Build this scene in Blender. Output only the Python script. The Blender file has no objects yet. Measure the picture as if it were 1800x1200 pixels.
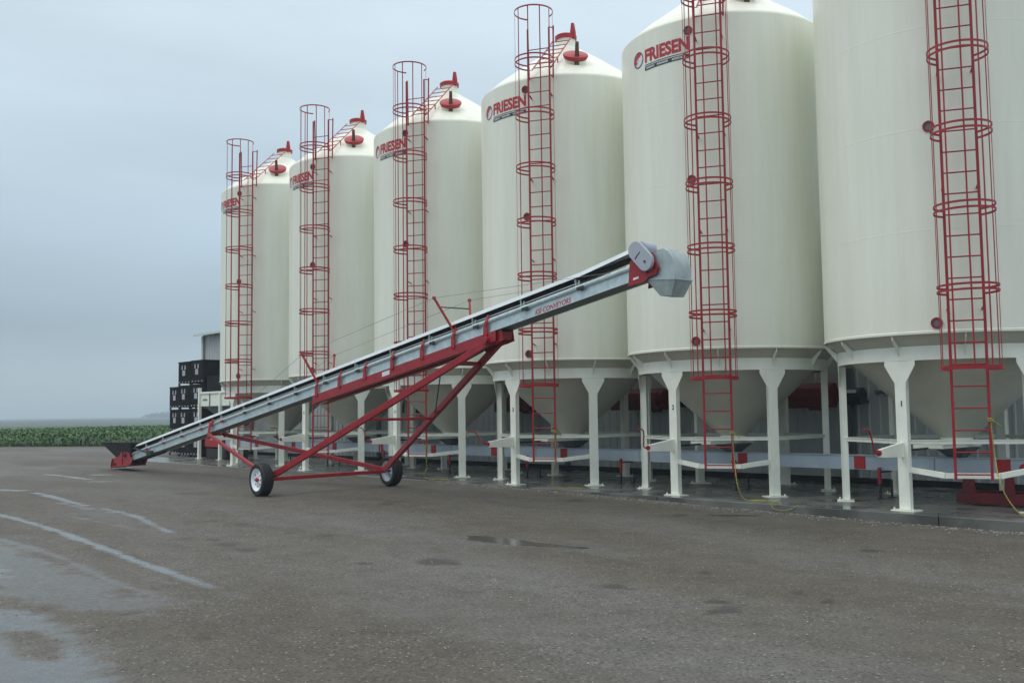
import bpy, bmesh, math, random
import numpy as np
from mathutils import Vector, Matrix
random.seed(7); rng = np.random.default_rng(7)
PI = math.pi; rad = math.radians
scene = bpy.context.scene
col = scene.collection

# ------------------------------------------------------------------ camera
cd = bpy.data.cameras.new('camera'); cam = bpy.data.objects.new('camera', cd); col.objects.link(cam)
RT = Vector((0.6758887, 0.7368908, -0.0128973)); UP = Vector((0.0614444, -0.0389018, 0.9973521)); FW = Vector((-0.7344379, 0.6748915, 0.0715711))
CAM = Vector((11.0024, -15.7738, 1.5110))
M = Matrix((( RT.x, UP.x, -FW.x, CAM.x), (RT.y, UP.y, -FW.y, CAM.y), (RT.z, UP.z, -FW.z, CAM.z), (0, 0, 0, 1)))
cam.matrix_world = M
cd.sensor_width = 36.0; cd.lens = 1730.39 * 36.0 / 1800.0; cd.clip_start = 0.1; cd.clip_end = 6000
scene.camera = cam

# ------------------------------------------------------------------ world: overcast sky over a Nishita sky
SUN_EL, SUN_AZ = rad(58), rad(215)          # azimuth measured from +Y clockwise
w = bpy.data.worlds.new("World"); scene.world = w; w.use_nodes = True
nt = w.node_tree; nt.nodes.clear(); N = nt.nodes.new; L = nt.links.new
out = N('ShaderNodeOutputWorld'); bg = N('ShaderNodeBackground'); bg.inputs['Strength'].default_value = 0.1
sky = N('ShaderNodeTexSky'); sky.sky_type = 'NISHITA'; sky.sun_disc = False
sky.sun_elevation = SUN_EL; sky.sun_rotation = SUN_AZ
tc = N('ShaderNodeTexCoord'); sep = N('ShaderNodeSeparateXYZ'); L(tc.outputs['Generated'], sep.inputs[0])
ramp = N('ShaderNodeValToRGB'); el = ramp.color_ramp.elements
stops = [(0.0, (4.4, 5.5, 6.0)), (0.045, (4.45, 5.6, 6.35)), (0.085, (4.0, 5.15, 6.0)), (0.19, (5.7, 7.1, 8.2)), (0.28, (6.8, 8.3, 9.35)), (0.42, (7.5, 8.85, 9.8)), (0.60, (12.0, 12.7, 13.2)), (0.85, (15.2, 15.6, 16.0))]
while len(el) < len(stops): el.new(0.5)
for e, (p, c) in zip(el, stops): e.position = p; e.color = (c[0]/20, c[1]/20, c[2]/20, 1)
L(sep.outputs['Z'], ramp.inputs['Fac'])
# soft cloud streaks
mp = N('ShaderNodeMapping'); mp.inputs['Scale'].default_value = (1.1, 1.1, 5.0); L(tc.outputs['Generated'], mp.inputs[0])
nz = N('ShaderNodeTexNoise'); nz.inputs['Scale'].default_value = 1.6; nz.inputs['Detail'].default_value = 6; nz.inputs['Roughness'].default_value = 0.5; L(mp.outputs[0], nz.inputs['Vector'])
mr = N('ShaderNodeMapRange'); mr.inputs['From Min'].default_value = 0.3; mr.inputs['From Max'].default_value = 0.7; mr.inputs['To Min'].default_value = 0.89; mr.inputs['To Max'].default_value = 1.10
L(nz.outputs['Fac'], mr.inputs['Value'])
# the cloud deck is thinner and brighter towards +X +Y
dp = N('ShaderNodeVectorMath'); dp.operation = 'DOT_PRODUCT'; dp.inputs[1].default_value = (0.676, 0.737, 0.0); L(tc.outputs['Generated'], dp.inputs[0])
mr2 = N('ShaderNodeMapRange'); mr2.inputs['From Min'].default_value = -0.6; mr2.inputs['From Max'].default_value = 0.35; mr2.inputs['To Min'].default_value = 18.2; mr2.inputs['To Max'].default_value = 20.8
L(dp.outputs['Value'], mr2.inputs['Value'])
mm = N('ShaderNodeMath'); mm.operation = 'MULTIPLY'; L(mr.outputs[0], mm.inputs[0]); L(mr2.outputs[0], mm.inputs[1])
vm = N('ShaderNodeVectorMath'); vm.operation = 'SCALE'; L(ramp.outputs['Color'], vm.inputs[0]); L(mm.outputs[0], vm.inputs['Scale'])
mx = N('ShaderNodeMix'); mx.data_type = 'RGBA'; mx.inputs['Factor'].default_value = 0.93
L(sky.outputs[0], mx.inputs['A']); L(vm.outputs[0], mx.inputs['B']); L(mx.outputs['Result'], bg.inputs['Color']); L(bg.outputs[0], out.inputs[0])
sl = bpy.data.lights.new('sun', 'SUN'); sl.energy = 0.8; sl.angle = rad(25); sl.color = (1.0, 0.96, 0.9)
so = bpy.data.objects.new('sun', sl); col.objects.link(so)
sd = Vector((math.sin(SUN_AZ)*math.cos(SUN_EL), math.cos(SUN_AZ)*math.cos(SUN_EL), math.sin(SUN_EL)))
so.rotation_euler = sd.to_track_quat('Z', 'Y').to_euler(); so.location = (0, -30, 40)
vs = scene.view_settings; vs.view_transform = 'Standard'; vs.look = 'None'; vs.exposure = 0.0; vs.gamma = 1.0; vs.use_curve_mapping = False
scene.cycles.volume_bounces = 0

# ------------------------------------------------------------------ materials
def mat(name, base, rough=0.5, metal=0.0, var=0.06, vscale=3.0, bump=0.0, bscale=40.0, spec=0.5, coord='Object', stretch=(1, 1, 1), dirt=None):
    m = bpy.data.materials.new(name); m.use_nodes = True; t = m.node_tree; b = t.nodes['Principled BSDF']
    b.inputs['Roughness'].default_value = rough; b.inputs['Metallic'].default_value = metal; b.inputs['Specular IOR Level'].default_value = spec
    c = t.nodes.new('ShaderNodeTexCoord'); mpp = t.nodes.new('ShaderNodeMapping'); mpp.inputs['Scale'].default_value = stretch
    t.links.new(c.outputs[coord], mpp.inputs[0])
    n = t.nodes.new('ShaderNodeTexNoise'); n.inputs['Scale'].default_value = vscale; n.inputs['Detail'].default_value = 6
    t.links.new(mpp.outputs[0], n.inputs['Vector'])
    r = t.nodes.new('ShaderNodeValToRGB'); r.color_ramp.elements[0].position = 0.3; r.color_ramp.elements[1].position = 0.7
    lo = tuple(max(0, x*(1-var)) for x in base[:3]); hi = tuple(min(1, x*(1+var)) for x in base[:3])
    if dirt: lo = dirt
    r.color_ramp.elements[0].color = (*lo, 1); r.color_ramp.elements[1].color = (*hi, 1)
    t.links.new(n.outputs['Fac'], r.inputs['Fac']); t.links.new(r.outputs['Color'], b.inputs['Base Color'])
    rr = t.nodes.new('ShaderNodeMapRange'); rr.inputs['To Min'].default_value = max(0.02, rough*0.8); rr.inputs['To Max'].default_value = min(1, rough*1.25)
    t.links.new(n.outputs['Fac'], rr.inputs['Value']); t.links.new(rr.outputs[0], b.inputs['Roughness'])
    if bump:
        n2 = t.nodes.new('ShaderNodeTexNoise'); n2.inputs['Scale'].default_value = bscale; n2.inputs['Detail'].default_value = 4
        t.links.new(mpp.outputs[0], n2.inputs['Vector'])
        bp = t.nodes.new('ShaderNodeBump'); bp.inputs['Strength'].default_value = bump; bp.inputs['Distance'].default_value = 0.02
        t.links.new(n2.outputs['Fac'], bp.inputs['Height']); t.links.new(bp.outputs[0], b.inputs['Normal'])
    return m
M_SHELL = mat('bin_paint', (0.815, 0.84, 0.728), 0.33, var=0.025, vscale=1.3, bump=0.06, bscale=2.5, stretch=(1, 1, 0.25))
def weather(m, amt):
    t = m.node_tree; b = t.nodes['Principled BSDF']; src = b.inputs['Base Color'].links[0].from_socket
    c = t.nodes.new('ShaderNodeTexCoord'); oi = t.nodes.new('ShaderNodeObjectInfo'); ad = t.nodes.new('ShaderNodeVectorMath'); ad.operation = 'ADD'
    sc_ = t.nodes.new('ShaderNodeMath'); sc_.operation = 'MULTIPLY'; sc_.inputs[1].default_value = 37.0; t.links.new(oi.outputs['Random'], sc_.inputs[0])
    t.links.new(c.outputs['Object'], ad.inputs[0]); t.links.new(sc_.outputs[0], ad.inputs[1])
    mp_ = t.nodes.new('ShaderNodeMapping'); mp_.inputs['Scale'].default_value = (1, 1, 0.07); t.links.new(ad.outputs[0], mp_.inputs[0])
    n = t.nodes.new('ShaderNodeTexNoise'); n.inputs['Scale'].default_value = 5.5; n.inputs['Detail'].default_value = 8; n.inputs['Roughness'].default_value = 0.68; t.links.new(mp_.outputs[0], n.inputs['Vector'])
    r = t.nodes.new('ShaderNodeValToRGB'); r.color_ramp.elements[0].position = 0.3; r.color_ramp.elements[1].position = 0.62
    r.color_ramp.elements[0].color = (1-amt, 1-amt*1.05, 1-amt*1.3, 1); r.color_ramp.elements[1].color = (1, 1, 1, 1); t.links.new(n.outputs['Fac'], r.inputs['Fac'])
    x = t.nodes.new('ShaderNodeMix'); x.data_type = 'RGBA'; x.blend_type = 'MULTIPLY'; x.inputs['Factor'].default_value = 1; t.links.new(src, x.inputs['A']); t.links.new(r.outputs[0], x.inputs['B']); t.links.new(x.outputs['Result'], b.inputs['Base Color'])
weather(M_SHELL, 0.07)
M_CREAM = mat('cream_steel', (0.84, 0.87, 0.77), 0.42, var=0.05, vscale=4)
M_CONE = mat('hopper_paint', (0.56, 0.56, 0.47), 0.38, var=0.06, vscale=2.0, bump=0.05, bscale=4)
M_RED = mat('red_paint', (0.31, 0.012, 0.021), 0.42, var=0.18, vscale=6)
M_REDB = mat('bright_red_paint', (0.36, 0.015, 0.022), 0.42, var=0.15, vscale=5)
M_REDT = mat('red_vinyl', (0.45, 0.02, 0.035), 0.4, var=0.03)
M_GALV = mat('galvanised_sheet', (0.56, 0.66, 0.68), 0.36, metal=0.45, var=0.14, vscale=9, bump=0.05, bscale=30)
M_GALVU = mat('shaded_trough_floor', (0.16, 0.19, 0.19), 0.5, metal=0.2, var=0.15, vscale=6)  # galvanised sheet seen from below, its shade put into the colour
M_GALVL = mat('bright_galvanised_cover', (0.90, 0.95, 0.95), 0.38, metal=0.25, var=0.06, vscale=7)
M_GUARD = mat('grey_painted_guard', (0.38, 0.42, 0.48), 0.45, var=0.05)
M_BLACK = mat('black_rubber', (0.016, 0.017, 0.019), 0.62, var=0.3, vscale=14)
M_TYRE = mat('tyre_rubber', (0.012, 0.013, 0.016), 0.7, var=0.3, vscale=12, bump=0.3, bscale=30)
M_DARK = mat('dark_steel', (0.03, 0.032, 0.036), 0.5, var=0.2)
M_RIM = mat('white_rim', (0.78, 0.84, 0.9), 0.35, var=0.05)
M_TOTE = mat('black_plastic', (0.007, 0.007, 0.009), 0.75, var=0.3, vscale=10, spec=0.25)
M_HOOD = mat('dull_galvanised_hood', (0.40, 0.47, 0.48), 0.42, metal=0.4, var=0.18, vscale=7, bump=0.08, bscale=12)
M_LABEL = mat('white_label', (0.72, 0.74, 0.78), 0.6, var=0.15, vscale=30)
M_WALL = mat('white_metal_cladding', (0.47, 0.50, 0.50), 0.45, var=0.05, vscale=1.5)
M_ROOF = mat('roof_metal', (0.45, 0.48, 0.5), 0.4, var=0.06)
M_TRIM = mat('corner_trim', (0.60, 0.66, 0.60), 0.45, var=0.05)
M_GREYT = mat('grey_trim', (0.12, 0.14, 0.15), 0.5, var=0.1)
M_ROPE = mat('yellow_rope', (0.30, 0.28, 0.06), 0.8, var=0.35, vscale=40)
M_MARK = mat('worn_white_mark', (0.42, 0.44, 0.48), 0.6, var=0.25, vscale=30)
M_GLASS = mat('dusty_sight_glass', (0.16, 0.14, 0.15), 0.25, var=0.1)
M_CONV = mat('blue_grey_conveyor_paint', (0.42, 0.50, 0.57), 0.4, metal=0.25, var=0.08, vscale=5)
M_CABLE = mat('steel_cable', (0.22, 0.22, 0.21), 0.5, metal=0.3, var=0.1)
M_BLUE = mat('dark_blue_motor', (0.02, 0.03, 0.05), 0.5, var=0.2)
M_OLIVE = mat('dull_brown_lever', (0.10, 0.045, 0.022), 0.5, var=0.2)
M_RED_SHADED = mat('shaded_red_paint', (0.13, 0.008, 0.012), 0.5, var=0.3, vscale=4)  # red paint with the shade behind and under the bins put into its colour
M_WOOD = mat('pallet_wood', (0.24, 0.13, 0.07), 0.8, var=0.3, vscale=12)

# ------------------------------------------------------------------ mesh builder
def nrm(v): return v.normalized()
class MB:
    def __init__(s): s.v = []; s.f = []; s.off = Vector((0, 0, 0))
    def add(s, vs, fs):
        k = len(s.v); s.v += [Vector(v) for v in vs]; s.f += [[i+k for i in f] for f in fs]; return s
    def box(s, c, sz, R=None):
        c = Vector(c); x, y, z = sz[0]/2, sz[1]/2, sz[2]/2
        vs = [Vector((a*x, b*y, d*z)) for a in (-1, 1) for b in (-1, 1) for d in (-1, 1)]
        if R is not None: vs = [R @ v for v in vs]
        return s.add([v+c for v in vs], [(0,1,3,2),(4,6,7,5),(0,4,5,1),(2,3,7,6),(0,2,6,4),(1,5,7,3)])
    def bx(s, x0, x1, y0, y1, z0, z1): return s.box(((x0+x1)/2, (y0+y1)/2, (z0+z1)/2), (x1-x0, y1-y0, z1-z0))
    def beam(s, p, q, wd, ht, up=(0, 0, 1)):
        p, q = Vector(p), Vector(q); z = nrm(q-p); u = Vector(up)
        if abs(z.dot(u)) > 0.98: u = Vector((0, 1, 0))
        x = nrm(z.cross(u)); y = nrm(x.cross(z))
        R = Matrix((x, y, z)).transposed()
        return s.box((p+q)/2, (wd, ht, (q-p).length), R)
    def tube(s, pts, r, n=8, closed=False, caps=True):
        pts = [Vector(p) for p in pts]; m = len(pts); vs = []; prev = None
        for i, p in enumerate(pts):
            if closed: t = pts[(i+1) % m]-pts[i-1]
            else: t = (pts[min(i+1, m-1)]-pts[max(i-1, 0)])
            t.normalize()
            if prev is None:
                a = Vector((0, 0, 1)) if abs(t.z) < 0.9 else Vector((1, 0, 0)); x = nrm(t.cross(a))
            else: x = nrm(prev - t*prev.dot(t))
            prev = x; y = t.cross(x)
            vs += [p + (x*math.cos(2*PI*k/n) + y*math.sin(2*PI*k/n))*r for k in range(n)]
        fs = []
        for i in range(m if closed else m-1):
            j = (i+1) % m
            for k in range(n): fs.append((i*n+k, i*n+(k+1) % n, j*n+(k+1) % n, j*n+k))
        if caps and not closed: fs += [tuple(range(n))[::-1], tuple(range((m-1)*n, m*n))]
        return s.add(vs, fs)
    def lathe(s, prof, n=48, M4=None, a0=0, a1=2*PI, caps=True):
        full = abs(a1-a0-2*PI) < 1e-6; cnt = n if full else n+1; vs = []
        for r, z in prof:
            for k in range(cnt):
                a = a0+(a1-a0)*k/n; vs.append(Vector((r*math.sin(a), -r*math.cos(a), z)))
        if M4 is not None: vs = [M4 @ v for v in vs]
        fs = []
        for i in range(len(prof)-1):
            for k in range(n): j = (k+1) % cnt; fs.append((i*cnt+k, i*cnt+j, (i+1)*cnt+j, (i+1)*cnt+k))
        if full and caps:
            if prof[0][0] > 1e-4: fs.append(tuple(range(cnt))[::-1])
            if prof[-1][0] > 1e-4: fs.append(tuple(range((len(prof)-1)*cnt, len(prof)*cnt)))
        return s.add(vs, fs)
    def cyl(s, p, q, r, n=24, r2=None):
        p, q = Vector(p), Vector(q); z = nrm(q-p); a = Vector((0, 0, 1)) if abs(z.z) < 0.9 else Vector((1, 0, 0)); x = nrm(a.cross(z)); y = z.cross(x)
        r2 = r if r2 is None else r2; vs = []
        for c, rr in ((p, r), (q, r2)): vs += [c+(x*math.cos(2*PI*k/n)+y*math.sin(2*PI*k/n))*rr for k in range(n)]
        return s.add(vs, [(k, (k+1) % n, n+(k+1) % n, n+k) for k in range(n)] + [tuple(range(n))[::-1], tuple(range(n, 2*n))])
    def prism(s, poly, thick):      # poly: list of Vectors (planar), thick: Vector
        poly = [Vector(p) for p in poly]; t = Vector(thick); n = len(poly)
        return s.add([p-t/2 for p in poly]+[p+t/2 for p in poly], [tuple(range(n))[::-1], tuple(range(n, 2*n))]+[(k, (k+1) % n, n+(k+1) % n, n+k) for k in range(n)])
    def build(s, name, m, parent=None, smooth=None, bevel=0, matrix=None):
        me = bpy.data.meshes.new(name); off = s.off
        me.from_pydata([tuple(v-off) for v in s.v], [], s.f); me.validate()
        bm = bmesh.new(); bm.from_mesh(me); bmesh.ops.recalc_face_normals(bm, faces=bm.faces); bm.to_mesh(me); bm.free()
        me.materials.append(m)
        if smooth:
            me.polygons.foreach_set('use_smooth', [True]*len(me.polygons)); me.set_sharp_from_angle(angle=rad(smooth))
        o = bpy.data.objects.new(name, me); col.objects.link(o)
        if parent is not None: o.parent = parent
        if bevel:
            b = o.modifiers.new('bevel', 'BEVEL'); b.width = bevel; b.segments = 2; b.limit_method = 'ANGLE'
        return o
def tag(o, label=None, cat=None, group=None, kind=None):
    if label: o['label'] = label
    if cat: o['category'] = cat
    if group: o['group'] = group
    if kind: o['kind'] = kind
    return o
def empty(name, loc=(0, 0, 0), rz=0, **k):
    o = bpy.data.objects.new(name, None); col.objects.link(o); o.location = loc; o.rotation_euler = (0, 0, rz); o.empty_display_size = 0.3
    return tag(o, **k)
def copy_tree(o, parent=None):
    c = o.copy(); col.objects.link(c)
    if parent is not None: c.parent = parent
    for ch in list(o.children): copy_tree(ch, c)
    return c
def at(mb, loc): mb.off = Vector(loc); return mb
def text_mesh(s, bold=0.0, shear=0.0):
    cu = bpy.data.curves.new('tmp', 'FONT'); cu.body = s; cu.size = 1; cu.offset = bold; cu.shear = shear; cu.extrude = 0; cu.resolution_u = 4
    o = bpy.data.objects.new('tmp', cu); col.objects.link(o); dg = bpy.context.evaluated_depsgraph_get(); dg.update()
    me = bpy.data.meshes.new_from_object(o.evaluated_get(dg)); v = np.array([tuple(x.co) for x in me.vertices]); f = [tuple(p.vertices) for p in me.polygons]
    bpy.data.objects.remove(o); bpy.data.curves.remove(cu); bpy.data.meshes.remove(me)
    v -= v.min(0); v[:, :2] /= v.max(0)[:2]
    return v, f          # normalised to the unit square

# ------------------------------------------------------------------ ground
def g(x):
    t = min(1, max(0, (x+6)/12.0)); t = t*t*(3-2*t); return -0.012-0.135*t
def fld(x, y):   # signed distance beyond the edge of the yard (field side > 0)
    # edge line through (-47.5, 0) and (-38.3, 5.6), carried on straight both ways
    ex, ey = 9.2, 5.6; l = math.hypot(ex, ey)
    return (-(x+47.5)*ey + (y-0)*ex)/l
# wet streaks and puddles on the ground: polylines / blobs in metres (x, y, half width, strength)
streaks = [([(-8.04,-11.14),(-6.13,-11.11),(-4.82,-11.12),(-3.01,-11.18),(-0.8,-11.32),(0.53,-11.4),(1.62,-11.45),(2.07,-11.46)], 0.055, 1.0),
           ([(-10.63,-9.25),(-9.8,-9.29),(-8.19,-9.44),(-6.67,-9.61)], 0.07, 0.9), ([(-5.9,-9.60),(-4.4,-9.67),(-3.01,-9.93),(-2.05,-10.09)], 0.06, 0.85),
           ([(1.5,-11.44),(2.1,-11.47),(2.7,-11.55)], 0.09, 0.42), ([(-2.3,-10.0),(-1.4,-10.25)], 0.09, 0.42),
           ([(-7.6,-9.68),(-6.23,-9.76),(-5.16,-9.69)], 0.09, 0.6), ([(-4.93,-10.38),(-3.82,-10.36),(-2.67,-10.31)], 0.07, 0.5),
           ([(-4.88,-12.05),(-2.88,-11.99),(-1.73,-11.92),(-0.52,-11.93),(0.95,-12.03),(1.94,-12.04)], 0.075, 0.62),
           ([(-14.2,-10.1),(-13.34,-9.86),(-12.12,-9.49),(-11.56,-9.25)], 0.10, 1.0), ([(-17.57,-6.85),(-16.34,-6.83),(-14.28,-6.92)], 0.07, 0.95),
           ([(-16.05,-6.05),(-15.77,-5.84)], 0.12, 0.9), ([(-13.22,-7.12),(-13.01,-6.96)], 0.10, 0.9)]
blobs = [(-25.8,-0.45,1.9,0.42,1.0), (-22.6,-1.0,2.2,0.35,0.8), (-18.5,-1.9,2.6,0.22,0.7), (-9.0,-3.2,1.6,0.12,0.6), (-6.5,-11.7,2.2,0.35,0.45)]
polys = [([(1.37,-13.13),(1.88,-13.07),(2.61,-12.94),(3.45,-13.11),(4.16,-13.18),(4.71,-13.34),(5.41,-13.6),(4.48,-14.56),(0.19,-13.79)], 0.76, 0.16),
         ([(-6.23,-12.27),(-2.76,-12.02),(-0.52,-11.93),(0.95,-12.03),(1.97,-12.0),(2.56,-11.94),(3.0,-12.38),(2.57,-12.68),(2.26,-12.85),(1.2,-13.09),(-0.3,-13.46)], 0.62, 0.22),
         ([(-3.0,-12.6),(-0.5,-12.55),(0.6,-12.8),(0.9,-13.0),(-0.5,-13.3),(-3.5,-13.0)], 0.82, 0.2),
         ([(-9.8,-9.29),(-4.65,-9.57),(-1.67,-10.1),(-0.86,-10.39),(-1.5,-10.7),(-4.23,-10.46)], 0.36, 0.2),
         ([(0.89,-7.39),(1.11,-7.23),(1.74,-7.11),(2.48,-7.05),(2.83,-6.96),(2.93,-7.12),(2.43,-7.38),(1.84,-7.59),(1.24,-7.64)], 1.0, 0.07),
         ([(2.62,-7.18),(3.36,-6.81),(3.87,-7.31),(3.25,-7.65)], 0.42, 0.12), ([(0.51,-11.63),(1.61,-11.51),(1.87,-11.79),(1.21,-11.85)], 0.45, 0.12)]
island = [(2.73,-13.44),(2.82,-13.24),(3.33,-13.28),(3.83,-13.46),(3.51,-13.57)]
# shallow pits holding darker damp grit: centre, two half axes
pits = [(5.29,-4.91,.11,.1,.07,-.13),(6.06,-7.75,.04,.04,.04,-.06),(6.47,-7.95,.05,.04,.04,-.07),(4.66,-8.66,.09,.09,.08,-.09),(4.85,-8.64,.07,.07,.04,-.05),(5.78,-8.61,.1,.09,.08,-.11),(6.04,-8.84,.12,.11,.11,-.15),
 (2.31,-8.98,.14,.15,.18,-.14),(2.61,-8.94,.05,.05,.08,-.07),(-2.88,-9.12,.09,.09,.13,-.07),(-2.18,-8.98,.08,.08,.12,-.07),(-0.98,-10.,.09,.1,.1,-.05),(-0.44,-10.08,.1,.11,.13,-.07),(.09,-10.11,.09,.08,.11,-.06),(-1.34,-10.23,.06,.06,.1,-.05),
 (-.83,-8.98,.07,.08,.1,-.05),(-.32,-8.76,.08,.09,.09,-.06),(1.12,-10.34,.08,.08,.05,-.04),(2.73,-7.06,.07,.06,.06,-.07),(-2.99,-5.87,.11,.11,.15,-.11),(-3.17,-5.5,.1,.1,.12,-.09),(-23.93,-5.26,.73,.48,1.25,-.38),(-19.86,-5.56,.32,.23,.83,-.27),
 (-16.89,-7.79,.41,.29,.53,-.16),(-7.76,-7.15,.38,.3,.2,-.1),(-1.16,-3.15,.15,.16,.14,-.14),(1.44,-3.53,.11,.12,.1,-.12),(7.,-4.87,.04,.04,.04,-.11),(-7.07,-8.82,.07,.06,.12,-.05),(4.8,-7.43,.06,.05,.05,-.06),(1.89,-9.63,.09,.09,.07,-.05),(2.0,-3.0,.3,.3,.1,-.1)]
def in_poly(P, pg):
    ins = np.zeros(len(P), bool); d = np.full(len(P), 9e9); n = len(pg)
    for k in range(n):
        (x1, y1), (x2, y2) = pg[k], pg[(k+1) % n]
        c = ((y1 > P[:, 1]) != (y2 > P[:, 1])) & (P[:, 0] < (x2-x1)*(P[:, 1]-y1)/((y2-y1) if abs(y2-y1) > 1e-9 else 1e-9)+x1); ins ^= c
        d = np.minimum(d, seg_d(P, pg[k], pg[(k+1) % n])[0])
    return np.where(ins, d, -d)
def seg_d(P, a, b):
    a = np.array(a); b = np.array(b); ab = b-a; t = np.clip(((P-a) @ ab)/(ab @ ab), 0, 1); return np.hypot(*(P-(a+t[:, None]*ab)).T), t
def smooth_line(pl):
    p = [np.array(q_, float) for q_ in pl]; p = [2*p[0]-p[1]]+p+[2*p[-1]-p[-2]]; o_ = []
    for k in range(1, len(p)-2):
        for t in np.arange(0, 1, 0.2): a, b, c, d = p[k-1:k+3]; o_.append(0.5*(2*b+(c-a)*t+(2*a-5*b+4*c-d)*t*t+(3*b-a-3*c+d)*t**3))
    return o_+[p[-2]]
def vnoise(P, s, seed):
    r = np.random.default_rng(seed); G = r.random((256, 256)); q = P*s+1000; i = np.floor(q).astype(int); f = q-i; f = f*f*(3-2*f)
    a, b = i[:, 0] % 256, i[:, 1] % 256; a1, b1 = (a+1) % 256, (b+1) % 256
    return (G[a, b]*(1-f[:, 0])*(1-f[:, 1]) + G[a1, b]*f[:, 0]*(1-f[:, 1]) + G[a, b1]*(1-f[:, 0])*f[:, 1] + G[a1, b1]*f[:, 0]*f[:, 1])
def wetness(P):
    n = vnoise(P, 3.1, 1)*0.5+vnoise(P, 9.0, 2)*0.3+vnoise(P, 23.0, 3)*0.2
    W = np.zeros(len(P))
    for pl, hw, st in streaks:
        dmin = np.full(len(P), 9e9); pl = smooth_line(pl); hw = hw*1.9
        for a, b in zip(pl[:-1], pl[1:]):
            d, t = seg_d(P, a, b); dmin = np.minimum(dmin, d)
        e = 1-(dmin-(n-0.5)*hw*1.3)/(hw*1.25)
        W = np.maximum(W, np.clip(e*1.15, 0, 1)*st)
    for bx_, by_, rx, ry, st in blobs:
        d = np.hypot((P[:, 0]-bx_)/rx, (P[:, 1]-by_)/ry) + (n-0.5)*1.5
        W = np.maximum(W, np.clip((1-d)*(2.2 if st > 0.75 else 1.1), 0, 1)*st)
    m_ = (np.abs(P[:, 0]) < 25) & (P[:, 1] > -17) & (P[:, 1] < -3); Q_ = P[m_]; Wq = W[m_]; nq = n[m_]
    for pg, st, soft in polys:
        Wq = np.maximum(Wq, np.clip(0.5+(in_poly(Q_, pg)+(nq-0.5)*soft*3)/(2*soft), 0, 1)*st)
    Wq = Wq*(1-0.85*np.clip(0.5+(in_poly(Q_, island)+(nq-0.5)*0.2)/0.16, 0, 1)); W[m_] = Wq
    return W
def pitness(P):
    n = vnoise(P, 6.0, 11)*0.6+vnoise(P, 17.0, 12)*0.4; D = np.zeros(len(P))
    for cx_, cy_, ax_, ay_, bx_, by_ in pits:
        det = ax_*by_-ay_*bx_
        if abs(det) < 1e-6: continue
        dx, dy = P[:, 0]-cx_, P[:, 1]-cy_; u = (dx*by_-dy*bx_)/det; v = (ax_*dy-ay_*dx)/det
        D = np.maximum(D, np.clip((1.15-np.hypot(u, v)-(n-0.5)*1.3)*2.5, 0, 1))
    return D
def grid_lines(lo, hi, fine_lo, fine_hi, fine, grow):
    xs = [fine_lo]
    while xs[-1] < fine_hi: xs.append(xs[-1]+fine)
    st = fine
    while xs[-1] < hi: st *= grow; xs.append(xs[-1]+st)
    st = fine; left = []
    x = fine_lo
    while x > lo: st *= grow; x -= st; left.append(x)
    return np.array(left[::-1]+xs)
gx = grid_lines(-3000, 2500, -17, 9.0, 0.05, 1.13); gy = grid_lines(-2500, 3200, -15.2, -2.6, 0.04, 1.11)
X, Y = np.meshgrid(gx, gy, indexing='ij'); P = np.stack([X.ravel(), Y.ravel()], -1)
t_ = np.clip((P[:, 0]+6)/12, 0, 1); Z = -0.012-0.135*t_*t_*(3-2*t_)
Wt = wetness(P)
near = (np.abs(P[:, 0]) < 60) & (np.abs(P[:, 1]) < 60)
Z = Z + near*((vnoise(P, 0.35, 5)-0.5)*0.02 + (vnoise(P, 2.3, 6)-0.5)*0.006)*(1-Wt)*((P[:, 1] < -2.6) | (P[:, 0] < -26))
nx, ny = len(gx), len(gy)
idx = np.arange(nx*ny).reshape(nx, ny)
F4 = np.stack([idx[:-1, :-1], idx[1:, :-1], idx[1:, 1:], idx[:-1, 1:]], -1).reshape(-1, 4)
me = bpy.data.meshes.new('ground'); me.vertices.add(nx*ny); me.vertices.foreach_set('co', np.stack([P[:, 0], P[:, 1], Z], -1).ravel())
me.loops.add(F4.size); me.loops.foreach_set('vertex_index', F4.ravel().astype(np.int32)); me.polygons.add(len(F4)); me.polygons.foreach_set('loop_start', np.arange(0, F4.size, 4, dtype=np.int32))
me.update(); me.validate(); me.polygons.foreach_set('use_smooth', [True]*len(F4))
b_a = me.attributes.new('pit', 'FLOAT', 'POINT'); b_a.data.foreach_set('value', pitness(P).astype(np.float32))
a_ = me.attributes.new('wet', 'FLOAT', 'POINT'); a_.data.foreach_set('value', Wt.astype(np.float32))
GROUND = bpy.data.objects.new('ground', me); col.objects.link(GROUND); tag(GROUND, label='wet brown grey gravel yard in front of the bins', kind='structure')
m = bpy.data.materials.new('wet_gravel'); m.use_nodes = True; t = m.node_tree; b = t.nodes['Principled BSDF']; NN = t.nodes.new; LL = t.links.new
tcg = NN('ShaderNodeTexCoord')
def noise(sc, det=5, ro=0.55, vec=None):
    n = NN('ShaderNodeTexNoise'); n.inputs['Scale'].default_value = sc; n.inputs['Detail'].default_value = det; n.inputs['Roughness'].default_value = ro
    LL(vec or tcg.outputs['Object'], n.inputs['Vector']); return n.outputs['Fac']
def rmp(src, stops_):
    r = NN('ShaderNodeValToRGB'); e = r.color_ramp.elements
    while len(e) < len(stops_): e.new(0.5)
    for q, (p, c) in zip(e, stops_): q.position = p; q.color = (*c, 1) if len(c) == 3 else c
    LL(src, r.inputs['Fac']); return r.outputs['Color']
def mixc(f, A, B, mode='MIX'):
    x = NN('ShaderNodeMix'); x.data_type = 'RGBA'; x.blend_type = mode
    if isinstance(f, float): x.inputs['Factor'].default_value = f
    else: LL(f, x.inputs['Factor'])
    for k, v in (('A', A), ('B', B)):
        if isinstance(v, tuple): x.inputs[k].default_value = (*v, 1)
        else: LL(v, x.inputs[k])
    return x.outputs['Result']
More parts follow.
